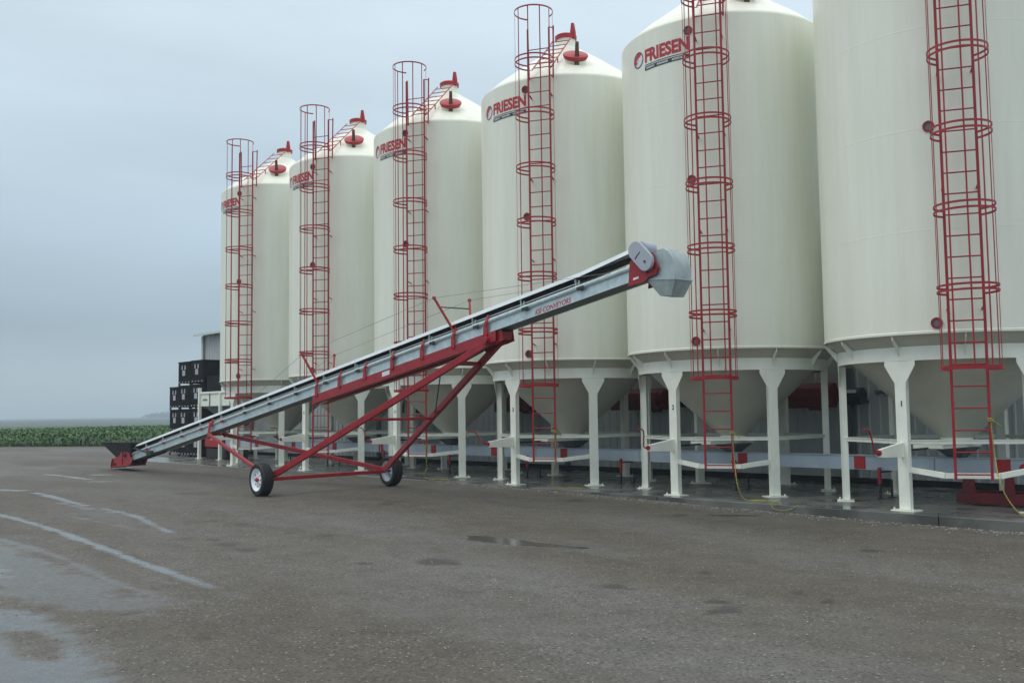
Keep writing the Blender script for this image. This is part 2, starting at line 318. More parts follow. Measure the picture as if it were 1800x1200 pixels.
def math_(op, a, b_=None, clamp=False):
    x = NN('ShaderNodeMath'); x.operation = op; x.use_clamp = clamp
    for k, v in ((0, a), (1, b_)):
        if v is None: continue
        if isinstance(v, (int, float)): x.inputs[k].default_value = v
        else: LL(v, x.inputs[k])
    return x.outputs[0]
mpg = NN('ShaderNodeMapping'); mpg.inputs['Scale'].default_value = (0.3, 1, 1); LL(tcg.outputs['Object'], mpg.inputs[0])
big = rmp(noise(0.42, 6, 0.62, mpg.outputs[0]), [(0.34, (0.080, 0.071, 0.055)), (0.48, (0.094, 0.086, 0.071)), (0.56, (0.103, 0.099, 0.087)), (0.66, (0.118, 0.116, 0.105))])
med = rmp(noise(2.6, 6, 0.7), [(0.34, (0.80, 0.79, 0.77)), (0.5, (1, 1, 1)), (0.66, (1.14, 1.14, 1.14))])
big = mixc(1.0, big, med, 'MULTIPLY')
fine = rmp(noise(34, 5, 0.85), [(0.36, (0.52, 0.52, 0.52)), (0.5, (0.98, 0.98, 0.98)), (0.64, (1.5, 1.48, 1.43))])
c1 = mixc(1.0, big, fine, 'MULTIPLY')
def specks(sc, lo, hi, dist):
    vo = NN('ShaderNodeTexVoronoi'); vo.inputs['Scale'].default_value = sc; LL(tcg.outputs['Object'], vo.inputs['Vector'])
    sx = NN('ShaderNodeSeparateColor'); LL(vo.outputs['Color'], sx.inputs[0])
    a_1 = rmp(sx.outputs[0], [(lo, (0, 0, 0)), (hi, (1, 1, 1))]); b_1 = rmp(vo.outputs['Distance'], [(dist*0.55, (1, 1, 1)), (dist, (0, 0, 0))])
    return mixc(1.0, a_1, b_1, 'MULTIPLY')
grit = rmp(noise(0.9, 5, 0.6), [(0.35, (0.35, 0.35, 0.35)), (0.62, (1, 1, 1))])
c2 = mixc(mixc(1.0, specks(33, 0.82, 0.90, 0.38), grit, 'MULTIPLY'), c1, (0.30, 0.29, 0.25))
c3 = mixc(mixc(1.0, specks(27, 0.66, 0.74, 0.42), grit, 'MULTIPLY'), c2, (0.022, 0.020, 0.017))
c3 = mixc(specks(11, 0.94, 0.96, 0.12), c3, (0.34, 0.33, 0.30))
at_ = NN('ShaderNodeAttribute'); at_.attribute_name = 'wet'; pt_ = NN('ShaderNodeAttribute'); pt_.attribute_name = 'pit'
wn = math_('MULTIPLY', noise(16, 6, 0.78), 0.95)
damp0 = rmp(noise(0.22, 5, 0.6, mpg.outputs[0]), [(0.42, (0, 0, 0)), (0.62, (1, 1, 1))])
wet = math_('SUBTRACT', math_('MULTIPLY', at_.outputs['Fac'], 1.8), wn, True)
c4 = mixc(math_('MULTIPLY', wet, 0.55), c3, (0.06, 0.058, 0.055))
c5 = mixc(math_('MULTIPLY', pt_.outputs['Fac'], 0.75), c4, (0.030, 0.026, 0.020))
LL(c5, b.inputs['Base Color'])
r0 = math_('SUBTRACT', 0.80, math_('MULTIPLY', damp0, 0.14))
r1 = math_('SUBTRACT', r0, math_('MULTIPLY', pt_.outputs['Fac'], 0.15))
rgh = math_('SUBTRACT', r1, math_('MULTIPLY', wet, 0.62)); LL(math_('MAXIMUM', rgh, 0.05), b.inputs['Roughness'])
b.inputs['Specular IOR Level'].default_value = 0.42
bp = NN('ShaderNodeBump'); bp.inputs['Distance'].default_value = 0.03
h = math_('ADD', math_('MULTIPLY', noise(30, 5, 0.75), 0.7), math_('MULTIPLY', noise(5, 4), 0.5)); LL(h, bp.inputs['Height'])
LL(math_('SUBTRACT', 0.6, math_('MULTIPLY', wet, 0.57), True), bp.inputs['Strength']); LL(bp.outputs[0], b.inputs['Normal'])
me.materials.append(m)

# concrete slab under the bins
def concrete():
    m = bpy.data.materials.new('wet_concrete'); m.use_nodes = True; t = m.node_tree; b = t.nodes['Principled BSDF']
    c = t.nodes.new('ShaderNodeTexCoord'); n = t.nodes.new('ShaderNodeTexNoise'); n.inputs['Scale'].default_value = 1.3; n.inputs['Detail'].default_value = 8
    t.links.new(c.outputs['Object'], n.inputs['Vector'])
    r = t.nodes.new('ShaderNodeValToRGB'); r.color_ramp.elements[0].position = 0.35; r.color_ramp.elements[1].position = 0.68
    r.color_ramp.elements[0].color = (0.075, 0.08, 0.075, 1); r.color_ramp.elements[1].color = (0.17, 0.175, 0.16, 1)
    t.links.new(n.outputs['Fac'], r.inputs['Fac']); t.links.new(r.outputs[0], b.inputs['Base Color'])
    q = t.nodes.new('ShaderNodeMapRange'); q.inputs['From Min'].default_value = 0.35; q.inputs['From Max'].default_value = 0.65; q.inputs['To Min'].default_value = 0.12; q.inputs['To Max'].default_value = 0.45
    t.links.new(n.outputs['Fac'], q.inputs['Value']); t.links.new(q.outputs[0], b.inputs['Roughness'])
    n2 = t.nodes.new('ShaderNodeTexNoise'); n2.inputs['Scale'].default_value = 30; t.links.new(c.outputs['Object'], n2.inputs['Vector'])
    bp = t.nodes.new('ShaderNodeBump'); bp.inputs['Strength'].default_value = 0.05; t.links.new(n2.outputs['Fac'], bp.inputs['Height']); t.links.new(bp.outputs[0], b.inputs['Normal'])
    return m
M_CONC = concrete()
slab = MB()
xs = [-24.6, -20.2, -15.2, -10.2, -5.2, -0.2, 4.8, 9.8, 14.8]
for x0, x1 in zip(xs[:-1], xs[1:]): slab.bx(x0+0.006, x1-0.006, -2.06, 2.72, -0.4, 0.0)
tag(slab.build('concrete_slab', M_CONC, bevel=0.012), label='dark wet concrete slab under the row of bins', kind='structure')

# ------------------------------------------------------------------ green field beyond the yard
def leaf_mat(name, a, bcol, sc=4):
    m = bpy.data.materials.new(name); m.use_nodes = True; t = m.node_tree; b = t.nodes['Principled BSDF']; b.inputs['Roughness'].default_value = 0.55; b.inputs['Specular IOR Level'].default_value = 0.3
    c = t.nodes.new('ShaderNodeTexCoord'); n = t.nodes.new('ShaderNodeTexNoise'); n.inputs['Scale'].default_value = sc; n.inputs['Detail'].default_value = 6
    t.links.new(c.outputs['Object'], n.inputs['Vector']); r = t.nodes.new('ShaderNodeValToRGB'); r.color_ramp.elements[0].position = 0.35; r.color_ramp.elements[1].position = 0.65
    r.color_ramp.elements[0].color = (*a, 1); r.color_ramp.elements[1].color = (*bcol, 1); t.links.new(n.outputs['Fac'], r.inputs['Fac']); t.links.new(r.outputs[0], b.inputs['Base Color']); return m
M_CROP = leaf_mat('crop_leaves', (0.017, 0.068, 0.009), (0.085, 0.175, 0.032), 1.1)
M_CANOPY = leaf_mat('crop_canopy', (0.018, 0.048, 0.012), (0.035, 0.085, 0.02), 0.8)
M_FAR = leaf_mat('far_field', (0.040, 0.062, 0.050), (0.055, 0.080, 0.062), 0.02)
E0 = np.array([-47.5, 0.0]); EU = np.array([9.2, 5.6])/math.hypot(9.2, 5.6); EN = np.array([-EU[1], EU[0]])
def fp(u, v): return E0+EU*u+EN*v
cn = MB()
us = np.linspace(-70, 75, 146); vsn = np.concatenate([[0.0, 0.35], np.linspace(0.9, 62, 70)])
vv = []; 
for u in us:
    for j, v in enumerate(vsn):
        p = fp(u, v); z = 0.0 if j == 0 else (0.34+0.16*random.random() if j > 1 else 0.26)
        vv.append((p[0], p[1], z))
nv = len(vsn)
cn.add(vv, [(i*nv+j, (i+1)*nv+j, (i+1)*nv+j+1, i*nv+j+1) for i in range(len(us)-1) for j in range(nv-1)])
cn.add([(*fp(-70, 62), -0.02), (*fp(75, 62), -0.02), (*fp(75, 62), 0.4), (*fp(-70, 62), 0.4)], [(0, 1, 2, 3)])
# leaf clusters
K = 80000
uu = rng.uniform(-22, 40, K); q = rng.random(K); v2 = 0.05+60*q**2.1
rowu = np.round(v2/0.76)*0.76 + rng.normal(0, 0.13, K); v2 = np.where(v2 < 25, np.clip(rowu, 0.05, 61), v2)
pts = E0+EU*uu[:, None]+EN*v2[:, None]
zz = np.where(v2 < 0.5, rng.uniform(0.05, 0.42, K), rng.uniform(0.33, 0.66, K))
sz = rng.uniform(0.05, 0.11, K)*(1+v2/50)
ang = rng.uniform(0, 2*PI, K); tl = rng.uniform(0.1, 1.2, K)
ax = np.stack([np.cos(ang), np.sin(ang), 0*ang], -1); ay = np.stack([-np.sin(ang)*np.cos(tl), np.cos(ang)*np.cos(tl), np.sin(tl)], -1)
c0 = np.concatenate([pts, zz[:, None]], 1)
quad = np.stack([c0-ay*sz[:, None], c0+ax*sz[:, None]*0.6, c0+ay*sz[:, None], c0-ax*sz[:, None]*0.6], 1).reshape(-1, 3)
k0 = len(cn.v)
base_v = [tuple(v) for v in cn.v]; base_f = cn.f
me = bpy.data.meshes.new('crop_plants'); allv = base_v+[tuple(v) for v in quad]; allf = [tuple(f) for f in base_f]+[(k0+4*i, k0+4*i+1, k0+4*i+2, k0+4*i+3) for i in range(K)]
me.from_pydata(allv, [], allf); me.materials.append(M_CANOPY); me.materials.append(M_CROP)
me.polygons.foreach_set('material_index', [0]*len(base_f)+[1]*K)
o = bpy.data.objects.new('crop_plants', me); col.objects.link(o); tag(o, label='low leafy green crop growing in rows beyond the yard', kind='stuff', cat=None)
ff = MB(); ff.add([(*fp(-2600, 60.5), 0.01), (*fp(2600, 60.5), 0.01), (*fp(2600, 2500), 0.4), (*fp(-2600, 2500), 0.4)], [(0, 1, 2, 3)])
tag(ff.build('field', M_FAR), label='pale green far field fading into mist', kind='structure')
ff = MB(); ff.add([(*fp(-2600, -0.0), 0.006), (*fp(-69.5, 0.0), 0.006), (*fp(-69.5, 60.5), 0.006), (*fp(-2600, 60.5), 0.006)], [(0, 1, 2, 3)])
ff.add([(*fp(74.5, 0.0), 0.006), (*fp(2600, 0.0), 0.006), (*fp(2600, 60.5), 0.006), (*fp(74.5, 60.5), 0.006)], [(0, 1, 2, 3)])
tag(ff.build('field', M_FAR), label='green field strips on either side of the near crop', kind='structure')
# far shelter belt (one mass on the horizon)
M_TREE = leaf_mat('far_tree_leaves', (0.03, 0.05, 0.025), (0.06, 0.085, 0.04), 0.2)
tb = MB()
def far_dir(px): 
    d = FW*1730.39 + RT*(px-900) - UP*(731-600); return Vector((d.x, d.y, 0)).normalized()
pa = CAM+far_dir(262)*1250; pb = CAM+far_dir(420)*1200
for i in range(420):
    tt = random.random(); c = pa.lerp(pb, tt); hgt = 3.0+4.0*min(1, tt*5)*random.uniform(0.5, 1)
    c = Vector((c.x+random.uniform(-6, 6), c.y+random.uniform(-6, 6), random.uniform(0.3, 1.0)*hgt)); r = random.uniform(1.2, 2.6)
    for q_ in range(7):
        a1, a2 = random.uniform(0, 2*PI), random.uniform(-1, 1); dv = Vector((math.cos(a1), math.sin(a1), a2))*r*0.6; cc = c+dv
        e1 = Vector((random.uniform(-1, 1), random.uniform(-1, 1), random.uniform(-1, 1))).normalized()*r*0.7; e2 = e1.orthogonal().normalized()*r*0.5
        tb.add([cc-e1, cc-e2, cc+e1, cc+e2], [(0, 1, 2, 3)])
tag(tb.build('far_trees', M_TREE), label='faint line of distant trees on the misty horizon', kind='stuff')

# ------------------------------------------------------------------ grain bin prototype (front, with the ladder, faces -Y)
A0 = 28.5; R = 1.945; ZB = 2.565; ZE = 8.51; SP = 4.2194
def pol(r, deg, z): a = rad(deg); return Vector((r*math.sin(a), -r*math.cos(a), z))
def make_bin():
    root = empty('grain_bin')
    s = MB(); prof = [(R-0.03, ZB-0.0), (R+0.012, ZB-0.012), (R+0.014, ZB+0.02), (R, ZB+0.03)]
    for zs in (4.05, 5.54, 7.03): prof += [(R, zs-0.012), (R+0.0012, zs-0.004), (R+0.0012, zs+0.004), (R, zs+0.012)]
    prof += [(R, ZE-0.05), (R-0.012, ZE-0.015), (R-0.05, ZE)]
    s.lathe(prof, 128, caps=False).build('shell', M_SHELL, root, smooth=7)
    s = MB(); s.lathe([(R-0.03, ZE-0.012), (R-0.05, ZE+0.012), (1.6, ZE+0.27), (0.9, ZE+0.78), (0.24, ZE+1.22), (0.0, ZE+1.23)], 96, caps=False).build('roof', M_SHELL, root, smooth=35)
    # top hatch
    zc = ZE+1.2
    c = MB().lathe([(0.30, zc-0.12), (0.215, zc+0.02), (0.215, zc+0.24), (0.19, zc+0.25)], 32, caps=False).build('hatch_collar', M_SHELL, root, smooth=40)
    lid = MB().lathe([(0.20, zc+0.215), (0.245, zc+0.215), (0.25, zc+0.30), (0.20, zc+0.335), (0.08, zc+0.345), (0.0, zc+0.345)], 32).build('hatch_lid', M_REDB, root, smooth=40)
    tl = MB(); e = pol(0.22, 62, 0); tl.prism([(e.x-0.05, e.y, zc+0.2), (e.x+0.06, e.y, zc+0.2), (e.x+0.055, e.y, zc+0.36), (e.x+0.02, e.y, zc+0.56), (e.x-0.02, e.y, zc+0.56), (e.x-0.05, e.y, zc+0.34)], (0.02, 0.05, 0))
    tl.build('hatch_lever', M_REDB, lid)
    # side hatch lying on the roof slope
    th = 52-A0; r0 = 1.36; cpos = pol(r0, th, ZE+0.012+(R-r0)*0.73); nrmv = Vector((math.sin(rad(th))*0.59, -math.cos(rad(th))*0.59, 0.81)).normalized()
    Q = nrmv.to_track_quat('Z', 'Y').to_matrix().to_4x4(); Q.translation = cpos
    MB().lathe([(0.23, -0.12), (0.23, 0.07)], 32, Q).build('roof_hatch_collar', M_SHELL, root, smooth=40)
    lid2 = MB().lathe([(0.20, 0.045), (0.245, 0.065), (0.27, 0.12), (0.265, 0.15), (0.24, 0.165), (0.0, 0.18)], 32, Q).build('roof_hatch_lid', M_REDB, root, smooth=40)
    dn_ = (Vector((math.sin(rad(th))*0.81, -math.cos(rad(th))*0.81, -0.59))).normalized(); sd_ = nrmv.cross(dn_)
    lv = MB(); b0 = cpos+dn_*0.27; lv.prism([b0-nrmv*0.02-sd_*0.05, b0-nrmv*0.02+sd_*0.05, b0+nrmv*0.20-dn_*0.08+sd_*0.045, b0+nrmv*0.44-dn_*0.2+sd_*0.034, b0+nrmv*0.44-dn_*0.2-sd_*0.034, b0+nrmv*0.20-dn_*0.08-sd_*0.045], dn_*0.035)
    lv.build('roof_hatch_lever', M_OLIVE, lid2)
    # hopper cone, outlet and slide gate
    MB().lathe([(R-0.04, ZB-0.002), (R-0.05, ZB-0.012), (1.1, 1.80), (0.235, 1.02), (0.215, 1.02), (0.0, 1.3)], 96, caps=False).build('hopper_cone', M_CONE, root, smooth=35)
    ou = MB(); ou.lathe([(0.24, 1.035), (0.24, 0.955)], 24); ou.box((0, 0, 0.945), (0.56, 0.56, 0.02)); ou.build('outlet_collar', M_CREAM, root, smooth=40)
    gd = Vector((math.sin(rad(-30)), -math.cos(rad(-30)), 0)); gs = Vector((math.cos(rad(-30)), math.sin(rad(-30)), 0))
    sg = MB(); sg.beam(gd*-0.35+Vector((0, 0, 0.905)), gd*0.98+Vector((0, 0, 0.905)), 0.46, 0.055)
    sg.beam(gd*0.25+gs*0.25+Vector((0, 0, 0.955)), gd*0.98+gs*0.25+Vector((0, 0, 0.955)), 0.03, 0.03); sg.build('slide_gate', M_CREAM, root, bevel=0.004)
    MB().tube([gd*0.9+Vector((0, 0, 0.885)), gd*2.43+Vector((0, 0, 0.865))], 0.016, 8).build('gate_shaft', M_DARK, root, smooth=60)
    MB().lathe([(0.02, 0.73), (0.16, 0.73), (0.30, 0.875), (0.30, 0.885), (0.02, 0.885)], 4, Matrix.Rotation(rad(45-A0), 4, 'Z')).build('spout', M_GREYT, root)
    # ring beam and gussets
    MB().lathe([(1.69, 2.19), (1.752, 2.19), (1.752, 2.395), (1.69, 2.395), (1.69, 2.385), (1.735, 2.38), (1.735, 2.2), (1.69, 2.2), (1.69, 2.19)], 96, caps=False).build('support_ring', M_CREAM, root, smooth=30)
    for k in range(12):
        dg = 30*k; pr = [pol(1.935, dg, ZB-0.015), pol(1.93, dg, ZB-0.075), pol(1.83, dg, 2.36), pol(1.755, dg, 2.25), pol(1.753, dg, 2.40)]
        MB().prism(pr, Vector((math.cos(rad(dg)), math.sin(rad(dg)), 0))*0.016).build('gusset', M_CREAM, root)
    # legs
    for k in range(6):
        dg = 30+60*k; T = Vector((math.cos(rad(dg)), math.sin(rad(dg)), 0)); O = Vector((math.sin(rad(dg)), -math.cos(rad(dg)), 0))
        q = MB(); C0 = O*1.74
        for s_ in (-1, 1): q.beam(C0+T*s_*0.076+O*-0.06, C0+T*s_*0.076+O*-0.06+Vector((0, 0, 2.188)), 0.012, 0.10, up=O) if False else None
        q.beam(C0+O*-0.055+Vector((0, 0, 0.02)), C0+O*-0.055+Vector((0, 0, 2.188)), 0.145, 0.11, up=O)
        q.prism([C0+T*-0.085+Vector((0, 0, 0.02)), C0+T*0.085+Vector((0, 0, 0.02)), C0+T*0.085+Vector((0, 0, 1.86)), C0+T*0.235+Vector((0, 0, 2.12)), C0+T*0.235+Vector((0, 0, 2.188)), C0+T*-0.235+Vector((0, 0, 2.188)), C0+T*-0.235+Vector((0, 0, 2.12)), C0+T*-0.085+Vector((0, 0, 1.86))], O*0.014)
        lg = q.build('leg', M_CREAM, root, bevel=0.004)
        bpn = MB(); Rz = Matrix((T, -O, Vector((0, 0, 1)))).transposed(); bpn.box(C0+O*-0.04+Vector((0, 0, 0.008)), (0.36, 0.26, 0.016), Rz)
        for sx in (-1, 1): bpn.cyl(C0+T*sx*0.14+O*0.05, C0+T*sx*0.14+O*0.05+Vector((0, 0, 0.05)), 0.012, 8)
        bpn.build('base_plate', M_CREAM, lg)
        # bracing between neighbouring legs
        a = pol(1.70, dg, 1.0); b_ = pol(1.70, dg+60, 1.0); dd = (b_-a).normalized()*0.08
        MB().beam(a+dd, b_-dd, 0.012, 0.06).beam(a+dd+Vector((0, 0, 0.028)), b_-dd+Vector((0, 0, 0.028)), 0.05, 0.008).build('brace', M_CREAM, root)
    # bent bar that carries the ladder foot
    lbp = [pol(1.76, -30, 0.60)+Vector((0.09, 0, 0)), pol(2.0, -10, 0.545), pol(2.0, 10, 0.545), pol(1.76, 30, 0.60)-Vector((0.09, 0, 0))]
    lb = MB()
    for a, b_ in zip(lbp[:-1], lbp[1:]): lb.beam(a, b_, 0.05, 0.075)
    lb.build('ladder_bar', M_CREAM, root)
    # crank bracket on the left front leg
    br = MB(); T = Vector((math.cos(rad(-30)), math.sin(rad(-30)), 0))
    br.prism([gd*1.75+Vector((0, 0, 0.78)), gd*2.42+Vector((0, 0, 0.80)), gd*2.42+Vector((0, 0, 0.915)), gd*1.75+Vector((0, 0, 1.0))], T*0.05)
    br.build('crank_bracket', M_CREAM, root, bevel=0.005)
    # ladder
    RL = 2.13; HW = 0.23
    ld = MB()
    for s_ in (-1, 1):
        ld.beam((s_*HW, -RL, 0.50), (s_*HW, -RL, 9.42), 0.038, 0.012, up=(0, 1, 0)); ld.beam((s_*HW, -RL+0.018, 0.50), (s_*HW, -RL+0.018, 9.42), 0.010, 0.03, up=(0, 1, 0))
        for zz_ in (2.9, 4.62, 6.3, 8.05): ld.beam((s_*HW, -RL, zz_), (s_*HW*0.98, -math.sqrt(R*R-(HW*0.98)**2)+0.0, zz_-0.03), 0.03, 0.012)
    ld = ld.build('ladder', M_RED, root)
    zr = [0.571+0.3048*k for k in range(8)]
    while zr[-1] < 8.7: zr.append(zr[-1]+0.299)
    rung = None
    for z_ in zr:
        if rung is None: rung = MB().tube([(-HW+0.01, -RL+0.006, 0), (HW-0.01, -RL+0.006, 0)], 0.011, 8).build('rung', M_RED, ld, smooth=60); o_ = rung
        else: o_ = rung.copy(); col.objects.link(o_)
        o_.location = (0, 0, z_)
    # cage
    rc = 0.39; cy = -RL-math.sqrt(rc*rc-HW*HW)
    def hoop_pts(z_, n=30, a=144):
        return [Vector((rc*math.sin(rad(t_)), cy-rc*math.cos(rad(t_)), z_)) for t_ in np.linspace(-a, a, n)]
    cg = MB()
    for dg in (-108, -72, -36, 0, 36, 72, 108):
        x_, y_ = (rc-0.006)*math.sin(rad(dg)), cy-(rc-0.006)*math.cos(rad(dg)); ta = Vector((math.cos(rad(dg)), math.sin(rad(dg)), 0))
        cg.beam((x_, y_, 2.03), (x_, y_, 9.63), 0.022, 0.006, up=Vector((math.sin(rad(dg)), -math.cos(rad(dg)), 0)))
    cg = cg.build('safety_cage', M_RED, root)
    def hoop(z_, hh, name='hoop', th=0.008):
        q = MB(); P_ = hoop_pts(z_); vs_ = []
        for t_, p_ in zip(np.linspace(-144, 144, 30), P_):
            o2 = Vector((math.sin(rad(t_)), -math.cos(rad(t_)), 0))*th
            vs_ += [p_-Vector((0, 0, hh/2)), p_+o2-Vector((0, 0, hh/2)), p_+o2+Vector((0, 0, hh/2)), p_+Vector((0, 0, hh/2))]
        fs_ = [(4*i+j, 4*i+(j+1) % 4, 4*i+4+(j+1) % 4, 4*i+4+j) for i in range(29) for j in range(4)]+[(0, 1, 2, 3), (116, 119, 118, 117)]
        return q.add(vs_, fs_).build(name, M_RED, cg)
    h0 = hoop(3.07, 0.03)
    for z_ in (3.145, 4.17, 4.255, 5.26, 5.345, 6.362, 6.44, 7.46, 7.548, 8.56, 8.65, 9.635):
        c_ = h0.copy(); col.objects.link(c_); c_.location = (0, 0, z_-3.07)
    hb = hoop(2.03, 0.055, 'bottom_band', 0.010)
    ub = MB()
    for s_ in (-1, 1):
        ub.tube([(s_*HW, -RL, 9.42), (s_*(HW+0.04), -RL+0.10, 9.44), (s_*(HW+0.05), -RL+0.16, 9.46)], 0.012, 6)
        ub.beam((s_*(HW+0.05), -RL+0.16, 9.5), (s_*(HW+0.03), -RL+0.16, 8.4), 0.03, 0.012, up=(0, 1, 0))
        ub.beam((s_*(HW+0.03), -RL+0.16, 8.42), (s_*HW, -RL, 8.42), 0.03, 0.012)
    ub.build('handrail', M_RED, root)
    # roof ladder
    rl = MB()
    for s_ in (-1, 1): rl.beam((s_*0.2, -1.95, 8.62), (s_*0.2, -0.3, 9.86), 0.03, 0.012)
    for s_ in (-1, 1): rl.beam((s_*0.2, -1.95, 8.62), (s_*HW, -RL, 8.55), 0.03, 0.012); rl.beam((s_*0.2, -1.4, 9.02), (s_*0.2, -1.4, 8.86), 0.02, 0.02)
    rl = rl.build('roof_ladder', M_RED, root)
    r2 = None
    for k in range(7):
        t_ = (k+0.4)/7.0; y_ = -1.95+1.65*t_; z_ = 8.62+1.24*t_
        if r2 is None: r2 = MB().tube([(-0.2, 0, 0), (0.2, 0, 0)], 0.011, 8).build('rung', M_RED, rl, smooth=60); o_ = r2
        else: o_ = r2.copy(); col.objects.link(o_)
        o_.location = (0, y_, z_)
    # sight glasses
    dgl = 17.6-A0
    sgp = None
    for z_ in (8.24, 5.55, 2.70):
        if sgp is None:
            q = Matrix.Rotation(rad(dgl), 4, 'Z') @ Matrix.Translation((0, -R, 0)) @ Matrix.Rotation(rad(90), 4, 'X')
            sgp = MB().lathe([(0.052, -0.01), (0.08, -0.01), (0.08, 0.022), (0.052, 0.022), (0.052, 0.01), (0.052, -0.01)], 24, q)
            for kk in range(8):
                bb = q @ Vector((0.067*math.cos(kk*PI/4), 0.067*math.sin(kk*PI/4), 0.022)); b2 = q @ Vector((0.067*math.cos(kk*PI/4), 0.067*math.sin(kk*PI/4), 0.03)); sgp.cyl(bb, b2, 0.008, 6)
            sgp = sgp.build('sight_glass', M_RED, root, smooth=40); pane = MB().lathe([(0.0, 0.012), (0.0505, 0.012)], 24, q).build('pane', M_GLASS, sgp); o_ = sgp; sgp.location = (0, 0, z_)
        else:
            o_ = copy_tree(sgp, root); o_.location = (0, 0, z_)
    # emblem and lettering wrapped on the shell
    def wrap(v, f, d0, d1, z0, z1, off, name, m_):
        a0_, a1_ = rad(d0-A0), rad(d1-A0); vs_ = []
        for x_, y_, _ in v:
            a_ = a0_+(a1_-a0_)*x_; r_ = R+off; vs_.append((r_*math.sin(a_), -r_*math.cos(a_), z0+(z1-z0)*y_))
        return MB().add(vs_, f).build(name, m_, root)
    v_, f_ = text_mesh('FRIESEN', bold=0.042)
    wrap(v_, f_, -10.5, 18.0, 7.885, 8.14, 0.006, 'lettering', M_REDT)
    def strip(d0, d1, z0, z1, off, name, m_, par=None):
        n_ = max(2, int((d1-d0)/1.2)+1); vs_ = []
        for k in range(n_+1):
            a_ = rad(d0-A0+(d1-d0)*k/n_)
            for z_ in (z0, z1): vs_.append(((R+off)*math.sin(a_), -(R+off)*math.cos(a_), z_))
        mb_ = MB().add(vs_, [(2*k, 2*k+2, 2*k+3, 2*k+1) for k in range(n_)])
        return mb_
    mb_ = strip(-10.6, 18.0, 7.838, 7.852, 0.005, '', None); s2 = strip(-10.6, 18.0, 7.742, 7.818, 0.005, '', None); mb_.add(s2.v, s2.f)
    us_ = mb_.build('tagline_strip', M_DARK, root)
    # pale worn marks in three runs on the strip (not readable in the photo)
    mk = MB()
    for d0, d1 in ((-9.4, -3.4), (-1.4, 5.6), (8.2, 16.4)):
        d_ = d0
        while d_ < d1:
            w_ = random.uniform(0.35, 0.75); s3 = strip(d_, min(d1, d_+w_*0.75), 7.757+random.uniform(0, 0.004), 7.804-random.uniform(0, 0.006), 0.008, '', None); mk.add(s3.v, s3.f)
            d_ += w_+0.2
    mk.build('pale_marks', M_LABEL, us_)
    # round emblem: dark ring, white disc, red upper-left field with a white slash
    def wp(px, pz, off): a_ = rad(-16.4-A0)+px/R; return Vector(((R+off)*math.sin(a_), -(R+off)*math.cos(a_), 8.005+pz))
    n_ = 40; ring = MB(); vs_ = []
    for k in range(n_):
        c_, s_ = math.cos(2*PI*k/n_), math.sin(2*PI*k/n_); vs_ += [wp(0.15*c_, 0.15*s_, 0.007), wp(0.132*c_, 0.132*s_, 0.007)]
    ring.add(vs_, [(2*k, (2*k+2) % (2*n_), (2*k+3) % (2*n_), 2*k+1) for k in range(n_)])
    ring = ring.build('emblem', M_DARK, root)
    def grid_disc(test, off, m_, name):
        q = MB(); st = 0.012; nn = 12
        for i in range(-nn, nn):
            for j in range(-nn, nn):
                x_, z_ = (i+0.5)*st, (j+0.5)*st
                if test(x_, z_): q.add([wp(i*st, j*st, off), wp((i+1)*st, j*st, off), wp((i+1)*st, (j+1)*st, off), wp(i*st, (j+1)*st, off)], [(0, 1, 2, 3)])
        return q.build(name, m_, ring)
    inside = lambda x_, z_: math.hypot(x_, z_) < 0.131
    redp = lambda x_, z_: inside(x_, z_) and (z_ > x_*0.9-0.012 - (0.03 if x_ < -0.02 else 0)) and not (abs(z_-(0.45*x_+0.012)) < 0.012 and x_ > -0.06) and not (abs(z_-(0.45*x_-0.05)) < 0.008 and x_ > -0.08)
    grid_disc(lambda x_, z_: inside(x_, z_) and not redp(x_, z_), 0.006, M_LABEL, 'emblem_disc')
    grid_disc(redp, 0.0065, M_REDT, 'emblem_mark')
    return root
proto = make_bin()
# crank with the origin on the gate shaft, so each can stand at its own angle
def make_crank(root, ang):
    gd = Vector((math.sin(rad(-30)), -math.cos(rad(-30)), 0))
    q = MB(); q.cyl((0, 0, 0), (0, 0, 0.02), 0.042, 12); q.tube([(0, 0, 0), (0, 0, 0.09), (0.03, 0, 0.13), (0.24, 0.0, 0.17), (0.31, 0, 0.20), (0.335, 0, 0.25), (0.34, 0.0, 0.38)], 0.012, 8)
    o = q.build('crank', M_RED, root, smooth=50)
    z = gd; x = Vector((0, 0, 1)); y = z.cross(x)
    Mx = Matrix((x, y, z)).transposed().to_4x4() @ Matrix.Rotation(rad(ang), 4, 'Z'); Mx.translation = gd*2.42+Vector((0, 0, 0.865))
    o.matrix_local = Mx
    return o
descr = {6: ('tall cream bin cut by the right edge, number 1 on its leg', 5), 5: ('tall cream bin numbered 2, right behind the conveyor discharge hood', -12),
         4: ('tall cream bin numbered 3, behind the conveyor lettering', 38), 3: ('cream bin numbered 4, behind the far conveyor wheel', 10),
         2: ('second cream bin from the left, its hopper behind the near conveyor wheel', -20), 1: ('farthest, leftmost cream bin, beside the stacked black boxes', 25)}
for i in (6, 5, 4, 3, 2, 1):
    if i == 6: r_ = proto
    else: r_ = copy_tree(proto)
    r_.location = ((i-5)*SP, 0, 0); r_.rotation_euler = (0, 0, rad(A0))
    r_['_i'] = i
bins = {}
for o in list(col.objects):
    if '_i' in o.keys(): bins[o['_i']] = o; del o['_i']
